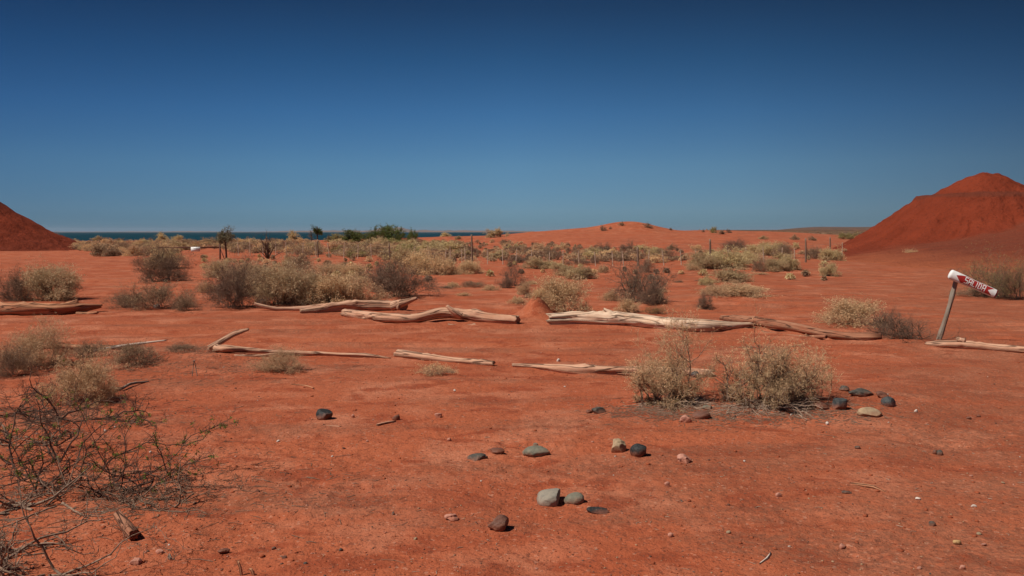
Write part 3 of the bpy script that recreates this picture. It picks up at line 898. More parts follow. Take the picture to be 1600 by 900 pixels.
# ------------------------------------------------------------------ stock fence
M_stick = plain_mat("pale_fence_stick", (0.60, 0.45, 0.34), .9, .1, (0.42, 0.30, 0.21))
M_post = plain_mat("dark_fence_post", (0.17, 0.11, 0.08), .9, .1, (0.25, 0.17, 0.12))
M_wire = plain_mat("fence_wire", (0.22, 0.15, 0.12), .6, .4)
def build_fence():
    base = lambda x: np.interp(x, [360, 460, 600, 700, 740, 850, 1000, 1120, 1260, 1330], [399, 401, 405, 411, 412, 415, 416, 412, 410, 401])
    o = P(738, 412)
    fn = link("wire_fence", None, None, o, "long wire stock fence of thin pale sticks and darker posts crossing the scrub", "fence")
    sticks = [373, 391, 411, 431, 448, 473, 494, 515, 537, 559, 581, 628, 648, 671, 695, 704, 722, 727, 762, 786, 806, 831, 858, 880, 905, 931, 958, 975, 1013, 1038, 1065, 1088, 1111, 1138, 1166, 1194, 1221, 1242, 1316]
    posts = [(418, 30), (497, 26), (609, 25), (738, 45), (997, 30), (1110, 38), (1259, 37), (1297, 34)]
    rng = np.random.RandomState(5)
    tops = {}
    for x in sticks:
        b = P(x, base(x)); D = b.y; h = (22 + 4 * rng.rand()) / F * D
        lean = rng.normal(0, .05) - .03
        V, Q = tubes([np.array([0, 0, -.1]), np.array([lean * .5, 0, h * .5])], [np.array([lean * .5, 0, h * .5]), np.array([lean, 0, h])], np.array([.025, .023]), np.array([.023, .018]), 6)
        s = link("stick", arr_mesh("stick", V, Q, None, [M_stick]), fn, b - o)
    for x, hp in posts:
        b = P(x, base(x)); D = b.y; h = hp / F * D
        V, Q, T, U = limb_arrays([Vector((0, 0, -.2)), Vector((-.01, 0, h * .5)), Vector((-.03, 0, h))], [.048, .042, .036], int(x), step=.15, nr=8, jag=(0, .03), knots=0)
        link("post", arr_mesh("post", V, Q, T, [M_post], smooth=True), fn, b - o)
    xs = np.linspace(362, 1320, 70)
    for hh in (.25, .45, .65, .85):
        pts = []
        for i, x in enumerate(xs):
            b = P(x, base(x)) - o; pts.append([b.x, b.y - .03, b.z + hh - .01 * (i % 3)])
        pts = np.array(pts)
        V, Q = tubes(pts[:-1], pts[1:], np.full(69, .004), np.full(69, .004), 3)
        link("wire", arr_mesh("wire", V, Q, None, [M_wire]), fn)
build_fence()

# ------------------------------------------------------------------ stones
SM = {
 'black': stone_mat("black_stone", (0.022, 0.022, 0.022), (0.042, 0.041, 0.039), .6, dust=.6),
 'slate': stone_mat("slate_stone", (0.042, 0.046, 0.048), (0.080, 0.083, 0.078), .6, dust=.6),
 'olive': stone_mat("olive_grey_stone", (0.14, 0.13, 0.095), (0.21, 0.185, 0.135), .8, dust=.6),
 'darkgrey': stone_mat("dark_grey_stone", (0.055, 0.050, 0.042), (0.10, 0.086, 0.068), .7, dust=.6),
 'lightgrey': stone_mat("light_grey_stone", (0.30, 0.25, 0.19), (0.21, 0.185, 0.15), .8, dust=.4),
 'tan': stone_mat("tan_stone", (0.42, 0.29, 0.17), (0.27, 0.19, 0.12), .8, dust=.6),
 'brown': stone_mat("brown_stone", (0.17, 0.070, 0.045), (0.11, 0.050, 0.034), .6, dust=.6),
 'pink': stone_mat("pink_stone", (0.50, 0.24, 0.17), (0.38, 0.15, 0.10), .85, dust=.6),
 'white': stone_mat("white_stone", (0.66, 0.56, 0.48), (0.5, 0.4, 0.33), .8, dust=.2),
 'yellow': stone_mat("yellow_stone", (0.50, 0.32, 0.14), (0.36, 0.21, 0.09), .8, dust=.2),
}
def ico(sub):
    import bmesh
    bm = bmesh.new(); bmesh.ops.create_icosphere(bm, subdivisions=sub, radius=1)
    V = np.array([v.co[:] for v in bm.verts]); T = np.array([[v.index for v in f.verts] for f in bm.faces]); bm.free()
    return V, T
ICO = {k: ico(k) for k in (1, 2, 3, 5)}
def stone_shape(seed, sub=5, facets=0, flat=0.0, lump=.16, sq=1.0):
    V, T = ICO[sub]; V = V.copy(); rng = np.random.RandomState(seed)
    if sq != 1.0: V = np.sign(V) * np.abs(V) ** sq; 
    for q in range(facets):
        nrm = unit(rng.normal(size=3)); h = rng.uniform(.55, .85)
        dd = V @ nrm; V = V - np.clip(dd - h, 0, None)[:, None] * nrm * .92
    r = 1 + lump * (fbm(V[:, 0] + seed, V[:, 1] + V[:, 2] * .7, 1.1, 3, seed) + fbm(V[:, 2] - seed, V[:, 0] * .8 - V[:, 1], .9, 2, seed + 2)) 
    r += .03 * fbm(V[:, 0] * 1.3 + V[:, 2], V[:, 1] - V[:, 2] + seed, .22, 2, seed + 1)
    return V * r[:, None], T
def stone(px, py, w, h, m, label, seed, tilt=0, facets=0, depth=.8, lump=.14, sq=1.0, name="stone", sub=5, group=None, sink=.42):
    """py: lowest row of the stone; w, h in photo pixels"""
    p = P(px, py); D = p.y; k = D / F
    rx = w * k / 2; el = math.atan2(CAMZ, D)
    ry = rx * depth
    # visible height = vertical extent*cos + footprint*sin
    rz = max((h * k - ry * math.sin(el) * 1.1) / 2 / (1 - sink * .6), rx * .22)
    V, T = stone_shape(seed, sub, facets + 2, lump=lump * 1.25, sq=sq)
    V = V * np.array([rx, ry, rz])
    c, s = math.cos(math.radians(tilt)), math.sin(math.radians(tilt))
    V = np.stack([V[:, 0] * c + V[:, 2] * s, V[:, 1], -V[:, 0] * s + V[:, 2] * c], 1)
    y = p.y + ry * .8
    z = gz(p.x, y) - V[:, 2].min() - (V[:, 2].max() - V[:, 2].min()) * sink * .6
    return link(name, arr_mesh(name, V, None, T, [SM[m]], smooth=True), None, (p.x, y, z), label, "stone", group)
ST = [
 (505, 657, 25, 19, 'black', "black blocky stone standing alone at left of centre", 1, 8, 3, .8, .08, .75),
 (745, 719, 33, 16, 'darkgrey', "dark grey cobble with a notched right end beside the flat brown one", 2, -6, 2),
 (776, 710, 27, 10, 'brown', "flat reddish-brown oval stone right of the notched dark cobble", 3, 0, 0, .9, .08),
 (838, 712, 42, 20, 'olive', "olive-grey oval cobble with a tiny pebble behind it", 4, 5, 0, .8, .12),
 (837, 697, 8, 6, 'olive', "tiny grey pebble tucked behind the olive-grey cobble", 5, 0, 1),
 (967, 707, 27, 23, 'tan', "angular tan rock left of the glossy black cobble", 6, 0, 6, .9, .16),
 (1000, 715, 29, 22, 'black', "rounded blue-black cobble right of the angular tan rock", 7, 10, 0, .9, .08),
 (861, 787, 43, 25, 'lightgrey', "pale grey slab with a pinkish corner touching the grey oval", 8, -12, 2, 1.15, .08, .62),
 (898, 786, 33, 21, 'olive', "smooth grey oval stone right of the pale slab", 9, -12, 0, .85, .05),
 (936, 802, 35, 12, 'black', "long thin black stone pointing right below the grey oval", 10, 8, 3, .45, .12, .8),
 (780, 829, 42, 28, 'brown', "glossy brown lumpy rock nearest the camera", 11, -12, 4, .75, .16),
 (936, 646, 24, 11, 'darkgrey', "flat grey-green stone far centre beside a reddish flake", 12, 5, 0),
 (921, 645, 12, 7, 'brown', "small reddish flake left of the flat grey-green stone", 13, 0, 3),
 (1098, 655, 34, 15, 'brown', "dark brown loaf-shaped stone below the left straw bush", 14, -8, 0, .7, .07),
 (1072, 661, 18, 12, 'pink', "rough pink rock left of the dark brown loaf stone", 15, 0, 5, .9, .25),
 (1057, 634, 14, 10, 'yellow', "small yellow stone at the foot of the left straw bush", 16, 0, 2),
 (1107, 640, 16, 7, 'olive', "pale greenish stone just behind the loaf-shaped stone", 17, 0, 1),
 (1093, 630, 18, 10, 'slate', "grey-blue stone half under the left straw bush", 18, 0, 1),
 (1218, 637, 24, 16, 'slate', "blue-grey stone inside the base of the large dead bush", 19, 5, 1),
 (1285, 640, 26, 12, 'brown', "dark brown stone just right of the large dead bush", 20, 6, 1),
 (1314, 641, 22, 21, 'slate', "upright dark slate cobble left of the tan loaf stone", 21, 5, 2, .8, .07, .8),
 (1362, 652, 37, 17, 'tan', "tan loaf-shaped stone, lowest of the right ring", 22, 6, 0, .7, .08),
 (1392, 636, 25, 17, 'slate', "dark grey-green oval cobble at the right end of the ring", 23, 12, 0, .8, .05),
 (1350, 617, 43, 14, 'darkgrey', "long grey pebbly stone at the back of the right ring", 24, 12, 2, .5, .14),
 (1381, 620, 22, 11, 'brown', "small dark brown stone touching the oval cobble", 25, 14, 2),
 (1320, 610, 16, 9, 'darkgrey', "small grey stone left of the long pebbly stone", 26, 6, 2),
 (1088, 590, 15, 10, 'slate', "dark blue stone at the end of the pink log", 27, 0, 1),
 (1108, 590, 12, 9, 'brown', "dark brown lump beside the dark blue stone", 28, 0, 3),
 (1462, 710, 8, 8, 'brown', "dark little stone, left one of a touching pair at right", 29, 0, 2),
 (1470, 711, 10, 10, 'darkgrey', "dark little stone, right one of a touching pair", 30, 0, 2),
 (1458, 823, 12, 9, 'darkgrey', "lone dark grey pebble at lower right", 31, 0, 1),
 (1497, 852, 13, 9, 'yellow', "pale yellow pebble at lower right", 32, 0, 1),
 (1505, 889, 10, 8, 'pink', "bright pink pebble near the bottom right corner", 33, 0, 2),
 (1317, 859, 10, 10, 'pink', "dull pink angular pebble near the bottom edge", 34, 0, 4),
 (1043, 762, 9, 8, 'pink', "small pink chip in the open dirt right of centre", 35, 0, 4),
 (1048, 839, 10, 8, 'pink', "small pink lump below the pink chip", 36, 0, 3),
 (1324, 772, 16, 5, 'darkgrey', "short grey rod-like pebble by the curved yellowish stick", 37, 6, 1, .4),
 (210, 883, 20, 12, 'pink', "rough pinkish rock at lower left bottom", 38, 0, 4),
 (265, 876, 7, 11, 'lightgrey', "small upright grey-blue pebble at lower left bottom", 39, 0, 2),
 (248, 868, 13, 8, 'pink', "flat pale pink chip left of the upright grey pebble", 40, 0, 3),
 (347, 864, 18, 10, 'brown', "rough red-brown clod near the bottom left", 41, 0, 4, .9, .25),
 (402, 768, 7, 6, 'brown', "small brown pebble right of the thorn branches", 42, 0, 2),
 (427, 856, 8, 6, 'darkgrey', "small grey pebble right of the red-brown clod", 43, 0, 1),
 (618, 657, 12, 10, 'brown', "small grey-brown stone on dirt above the wood splinter", 44, 0, 3),
 (684, 653, 14, 8, 'pink', "small pale stone right of the grey-brown one", 45, 0, 3),
 (551, 653, 6, 6, 'pink', "tiny curled pale chip right of the black blocky stone", 46, 0, 2),
 (702, 689, 7, 6, 'pink', "tiny pink stone above the notched dark cobble", 47, 0, 3),
 (1072, 724, 24, 14, 'pink', "low heap-like pink clod right of the blue-black cobble", 48, 0, 6, .9, .3),
 (704, 812, 20, 11, 'pink', "flat pink clod left of the glossy brown rock", 49, 0, 6, .9, .3),
 (614, 803, 7, 6, 'darkgrey', "tiny dark speck of stone at centre bottom", 50, 20, 2),
 (1341, 703, 9, 6, 'darkgrey', "tiny dark stone on the dirt below the right ring", 51, 0, 2),
 (1217, 777, 9, 8, 'pink', "tiny rose pebble left of the curved yellowish stick", 52, 0, 2),
 (1293, 664, 6, 6, 'white', "tiny white chip below the right ring of stones", 53, 0, 2),
 (872, 566, 6, 5, 'white', "white chip on the track between the two log rows", 54, 0, 2),
 (244, 482, 10, 8, 'white', "white lump under the long brown bush at left", 55, 0, 3),
 (1432, 645, 6, 5, 'white', "tiny pale chip right of the stone ring", 56, 0, 2),
 (1530, 651, 7, 5, 'brown', "tiny brown pebble, right one of two on the right dirt", 57, 0, 2),
 (1515, 654, 8, 5, 'brown', "tiny brown pebble, left one of two on the right dirt", 58, 0, 2),
 (1523, 793, 11, 5, 'white', "flat whitish flake on the right dirt", 59, 0, 2),
 (1436, 781, 9, 5, 'white', "flat pale flake right of the curved yellowish stick", 60, 0, 2),
]
for q in ST:
    px, py, w, h, m, lb, seed = q[:7]
    tilt, facets = q[7], q[8]
    depth = q[9] if len(q) > 9 else .8; lump = q[10] if len(q) > 10 else .14; sq = q[11] if len(q) > 11 else 1.0
    stone(px, py, w, h, m, lb, seed, tilt, facets, depth, lump, sq, name="cobble" if w > 13 else "pebble", sub=5 if w > 13 else 3)

# anonymous pebbles: individuals
rng = np.random.RandomState(11)
pm = []
for i, m in enumerate(['pink', 'darkgrey', 'white', 'brown', 'tan']):
    for j in range(3):
        V, T = stone_shape(200 + i * 7 + j, 2, 3, lump=.2)
        pm.append((m, arr_mesh("pebble", V * np.array([1, .8, .6]), None, T, [SM[m]], smooth=True)))
lbl = {'pink': "loose pink pebble scattered on the open red dirt", 'darkgrey': "loose dark grey pebble scattered on the open red dirt", 'white': "loose whitish chip scattered on the open red dirt",
       'brown': "loose brown clod scattered on the open red dirt", 'tan': "loose tan pebble scattered on the open red dirt"}
for i in range(150):
    y = 4.0 + 8.5 * rng.rand() ** 1.3; x = (rng.rand() - .5) * 1.25 * y
    m, me = pm[rng.choice(len(pm), p=np.repeat([.30, .10, .20, .28, .12], 3) / 3)]
    r = .006 + .010 * rng.rand() ** 2.2
    o = link("pebble", me, None, (x, y, gz(x, y) + r * .25), lbl[m], "pebble", "loose pebbles on the dirt: " + m)
    o.scale = (r, r, r); o.rotation_euler = (rng.normal(0, .3), rng.normal(0, .3), rng.rand() * 6.28)

# grit: nobody could count it
def build_grit(n, seed, ms, rmin, rmax, ymax, name):
    rng = np.random.RandomState(seed)
    V0, T0 = ICO[1]
    y = 3.6 + (ymax - 3.6) * rng.rand(n) ** 1.6; x = (rng.rand(n) - .5) * 1.35 * y
    keep = fbm(x, y, 1.3, 2, seed) + .6 * rng.rand(n) > .15
    x, y = x[keep], y[keep]; n = len(x)
    z = H(x, y); r = rmin + (rmax - rmin) * rng.rand(n) ** 3
    S = rng.uniform(.6, 1.3, (n, 1, 3)) * np.array([1, 1, .6])
    th = rng.rand(n) * 6.28
    c, s = np.cos(th)[:, None], np.sin(th)[:, None]
    A = V0[None] * S * (1 + .25 * rng.normal(size=(n, len(V0), 1)).clip(-1, 1))
    A = np.stack([A[..., 0] * c - A[..., 1] * s, A[..., 0] * s + A[..., 1] * c, A[..., 2]], -1) * r[:, None, None]
    A = A + np.stack([x, y, z + r * .2], 1)[:, None]
    T = (T0[None] + (np.arange(n) * len(V0))[:, None, None]).reshape(-1, 3)
    me = arr_mesh(name, A.reshape(-1, 3), None, T, ms)
    mi = rng.randint(0, len(ms), n).repeat(len(T0)).astype(np.int32)
    me.polygons.foreach_set("material_index", mi)
    link(name, me, kind="stuff", label="small crumbled red clods lying on the dirt" if name == "clods" else "fine red, brown and pale grit strewn over the dirt", cat=name)
M_clod = plain_mat("red_clod", (0.32, 0.082, 0.036), .95, .1, (0.24, 0.06, 0.028), 40)
build_grit(2000, 5, [M_clod], .004, .016, 13, "clods")
build_grit(24000, 3, [SM['pink'], M_clod, SM['brown'], SM['darkgrey'], M_clod, M_clod, SM['tan']], .0016, .0075, 15, "grit")

# ------------------------------------------------------------------ shrubs
FM = {
 'straw': foliage_mat("straw_leaves", (0.82, 0.55, 0.31), (0.60, 0.375, 0.20)),
 'straw2': foliage_mat("dry_straw_leaves", (0.92, 0.57, 0.33), (0.70, 0.40, 0.21)),
 'olive': foliage_mat("olive_leaves", (0.68, 0.51, 0.27), (0.48, 0.35, 0.18)),
 'grey': foliage_mat("grey_green_leaves", (0.70, 0.50, 0.30), (0.43, 0.30, 0.17)),
 'dark': foliage_mat("dark_brown_leaves", (0.34, 0.21, 0.14), (0.17, 0.11, 0.07)),
 'brown': foliage_mat("brown_twiggy_leaves", (0.46, 0.30, 0.18), (0.30, 0.19, 0.11)),
 'greyg': foliage_mat("grey_green_crown", (0.26, 0.22, 0.13), (0.15, 0.13, 0.08)),
 'green': foliage_mat("green_leaves", (0.17, 0.20, 0.05), (0.09, 0.11, 0.03)),
 'ygreen': foliage_mat("yellow_green_leaves", (0.44, 0.36, 0.15), (0.28, 0.24, 0.09)),
 'yellow': foliage_mat("yellow_grass", (0.62, 0.38, 0.12), (0.48, 0.27, 0.09)),
 'leaflet': foliage_mat("small_green_leaflets", (0.22, 0.28, 0.06), (0.14, 0.19, 0.04)),
}
BM = {
 'dark': bark_mat("dark_twigs", (0.085, 0.060, 0.048), (0.15, 0.11, 0.085)),
 'grey': bark_mat("grey_twigs", (0.17, 0.105, 0.072), (0.30, 0.20, 0.14)),
 'brown': bark_mat("brown_twigs", (0.16, 0.095, 0.062), (0.25, 0.16, 0.11)),
 'thorn': bark_mat("thorn_bark", (0.07, 0.036, 0.026), (0.14, 0.080, 0.056), 8),
 'pale': bark_mat("pale_bare_wood", (0.42, 0.30, 0.22), (0.30, 0.19, 0.13)),
 'straw': bark_mat("straw_twigs", (0.60, 0.41, 0.23), (0.36, 0.235, 0.13)),
 'russet': bark_mat("russet_twigs", (0.26, 0.16, 0.105), (0.16, 0.10, 0.07)),
}

def bush_mesh(seed, w, h, stems, k1, k2, k3, nleaf, lsz, lspread, r0, fol, bark, elmin=12, wob=.16, dens_top=.5, aspect=.45, tmin=.35, lobes=0):
    """A rounded dry shrub: stems fanning from the root to an uneven dome, three orders of twigs, small leaves on the outer ones."""
    rng = np.random.RandomState(seed)
    az = rng.rand(stems) * 2 * math.pi
    el = np.radians(elmin + (88 - elmin) * rng.rand(stems) ** 1.35)
    D = np.stack([np.cos(az) * np.cos(el), np.sin(az) * np.cos(el), np.sin(el)], 1)
    env = 1 / np.sqrt((np.cos(el) / (w / 2)) ** 2 + (np.sin(el) / h) ** 2)
    lob = 1 + .28 * np.array([vn(np.array([a * 1.1 + seed]), np.array([e * 2.2]), 3)[0] for a, e in zip(az, el)])
    L = env * lob * rng.uniform(.62, .98, stems)
    P0 = np.stack([rng.normal(0, w * .11, stems), rng.normal(0, w * .11, stems), np.full(stems, -.01)], 1)
    R = np.full(stems, r0) * rng.uniform(.6, 1.2, stems)
    n0, d0, rr0 = grow(rng, P0, D, L, R, 5, wob * .8)
    S = [seg_of(n0, rr0)]
    p, dd, l, r = kids(rng, n0, d0, rr0, L, k1, tmin, (18, 55), .42)
    n1, d1, rr1 = grow(rng, p, dd, l, r, 3, wob, .03)
    S.append(seg_of(n1, rr1))
    p, dd, l, r = kids(rng, n1, d1, rr1, l, k2, .25, (20, 65), .55)
    n2, d2, rr2 = grow(rng, p, dd, l, r, 2, wob, .02)
    S.append(seg_of(n2, rr2))
    last = n2
    if k3:
        p, dd, l, r = kids(rng, n2, d2, rr2, l, k3, .2, (25, 70), .6)
        n3, d3, rr3 = grow(rng, p, dd, l, r, 1, wob)
        S.append(seg_of(n3, rr3)); last = n3
    A, B, ra, rb = [np.concatenate(x) for x in zip(*S)]
    V, Q = tubes(A, B, np.maximum(ra, lsz * .045), np.maximum(rb, lsz * .035), 3)
    n_thick = len(S[0][0]) + len(S[1][0])
    lo = -.03
    V[:, 2] = np.maximum(V[:, 2], lo)
    V0 = V
    bme = arr_mesh("branches", V, Q, None, [BM[bark], BM['straw' if fol in ('straw', 'straw2', 'grey', 'olive') else 'russet']])
    nseg = len(A); mi = np.tile((np.arange(nseg) >= n_thick).astype(np.int32), 3)
    bme.polygons.foreach_set("material_index", mi)
    pts = last[:, 1:].reshape(-1, 3)
    if nleaf:
        pr = (.45 + pts[:, 2].clip(0, None) / h) ** dens_top * (.3 + (np.hypot(pts[:, 0], pts[:, 1]) / (w / 2) + pts[:, 2] / h).clip(0, 1))
        idx = rng.choice(len(pts), nleaf, p=pr / pr.sum())
        C = pts[idx] + rng.normal(0, lspread, (nleaf, 3))
        C[:, 2] = np.maximum(C[:, 2], .005)
        V, Q = leaves(C, lsz, rng, .4, aspect)
        fme = arr_mesh("foliage", V, Q, None, [FM[fol]])
    else: fme = None; V = V0
    aw = 2 * np.percentile(np.abs(V[:, 0]), 97); ah = np.percentile(V[:, 2], 98.5)
    return bme, fme, aw, ah

PROTO = {}
def proto(kind, v):
    key = (kind, v)
    if key in PROTO: return PROTO[key]
    s = {'strawN': 100, 'strawM': 110, 'greyM': 120, 'oliveM': 130, 'darkM': 140, 'brownM': 150, 'greenF': 160, 'strawF': 170, 'oliveF': 180, 'darkF': 190, 'tuft': 200,
         'bareM': 210, 'ygreenF': 220, 'yellow': 230, 'lowM': 240, 'brownF': 250, 'darkB': 260, 'sparseG': 270}[kind] + v
    if kind == 'strawN': m = bush_mesh(s, .8, .6, 34, 9, 6, 4, 26000, .016, .009, .004, 'straw', 'brown', 5, .2, aspect=.3)
    elif kind == 'strawM': m = bush_mesh(s, 1.1, .62, 40, 9, 6, 3, 15000, .026, .016, .005, 'straw', 'brown', 6)
    elif kind == 'greyM': m = bush_mesh(s, 1.4, .95, 44, 10, 6, 3, 20000, .030, .020, .007, 'grey', 'dark', 8)
    elif kind == 'oliveM': m = bush_mesh(s, 1.4, .7, 40, 9, 6, 2, 12000, .038, .024, .006, 'olive', 'dark', 6)
    elif kind == 'darkM': m = bush_mesh(s, 1.3, .9, 38, 9, 6, 3, 7500, .026, .018, .008, 'dark', 'dark', 14, .2, dens_top=.2)
    elif kind == 'darkB': m = bush_mesh(s, 1.3, 1.0, 26, 8, 6, 3, 3800, .024, .02, .010, 'dark', 'dark', 22, .22, dens_top=.4)
    elif kind == 'brownM': m = bush_mesh(s, 1.4, .6, 40, 8, 6, 3, 6500, .024, .02, .006, 'brown', 'brown', 5, .2)
    elif kind == 'lowM': m = bush_mesh(s, 1.2, .3, 44, 8, 5, 2, 6500, .028, .02, .004, 'straw', 'brown', 4, .15)
    elif kind == 'bareM': m = bush_mesh(s, 1.3, .6, 30, 8, 5, 3, 250, .016, .02, .009, 'dark', 'thorn', 5, .30, tmin=.2)
    elif kind == 'sparseG': m = bush_mesh(s, 1.3, 1.1, 30, 8, 5, 3, 4500, .024, .03, .007, 'ygreen', 'dark', 34, .15)
    elif kind == 'tuft': m = bush_mesh(s, .5, .22, 50, 6, 3, 0, 2200, .014, .01, .0022, 'straw', 'pale', 10, .15, aspect=.3)
    elif kind == 'yellow': m = bush_mesh(s, .7, .25, 60, 6, 3, 0, 2400, .030, .012, .003, 'yellow', 'brown', 20, .1, aspect=.15)
    elif kind == 'strawF': m = bush_mesh(s, 1.5, .8, 26, 6, 5, 0, 4500, .07, .045, .010, 'straw', 'brown', 6)
    elif kind == 'oliveF': m = bush_mesh(s, 1.6, .8, 26, 6, 5, 0, 4500, .08, .05, .010, 'olive', 'dark', 6)
    elif kind == 'brownF': m = bush_mesh(s, 1.5, .8, 26, 6, 5, 0, 3600, .07, .05, .012, 'brown', 'brown', 8)
    elif kind == 'darkF': m = bush_mesh(s, 1.4, .9, 22, 6, 5, 0, 1700, .07, .05, .016, 'dark', 'dark', 12)
    elif kind == 'ygreenF': m = bush_mesh(s, 1.8, 1.0, 26, 6, 5, 0, 3200, .09, .06, .014, 'ygreen', 'dark', 6)
    elif kind == 'greenF': m = bush_mesh(s, 3.0, 2.0, 26, 7, 6, 0, 7500, .13, .09, .03, 'green', 'dark', 8)
    PROTO[key] = m
    return m

_rr = random.Random(4)
def bush_at(x, y, wm, hm, kind, label, group=None, v=None, name="shrub", cat="shrub", rot=None):
    v = _rr.randrange(3) if v is None else v
    bme, fme, w, h = proto(kind, v)
    t = link(name, None, None, (x, y, gz(x, y) - .01), label, cat, group)
    t.rotation_euler = (0, 0, _rr.uniform(0, 6.28) if rot is None else rot)
    t.scale = (wm / w, wm / w, min(hm / h, 1.6 * wm / w))
    link("branches", bme, t)
    if fme: link("foliage", fme, t)
    return t
def bush(px, py, wp, hp, kind, label, group=None, **k):
    p = P(px, py); D = p.y
    wm = wp / F * D / .98; hm = hp / F * D
    return bush_at(p.x, D + wm * .28, wm, hm * 1.02, kind, label, group, **k)

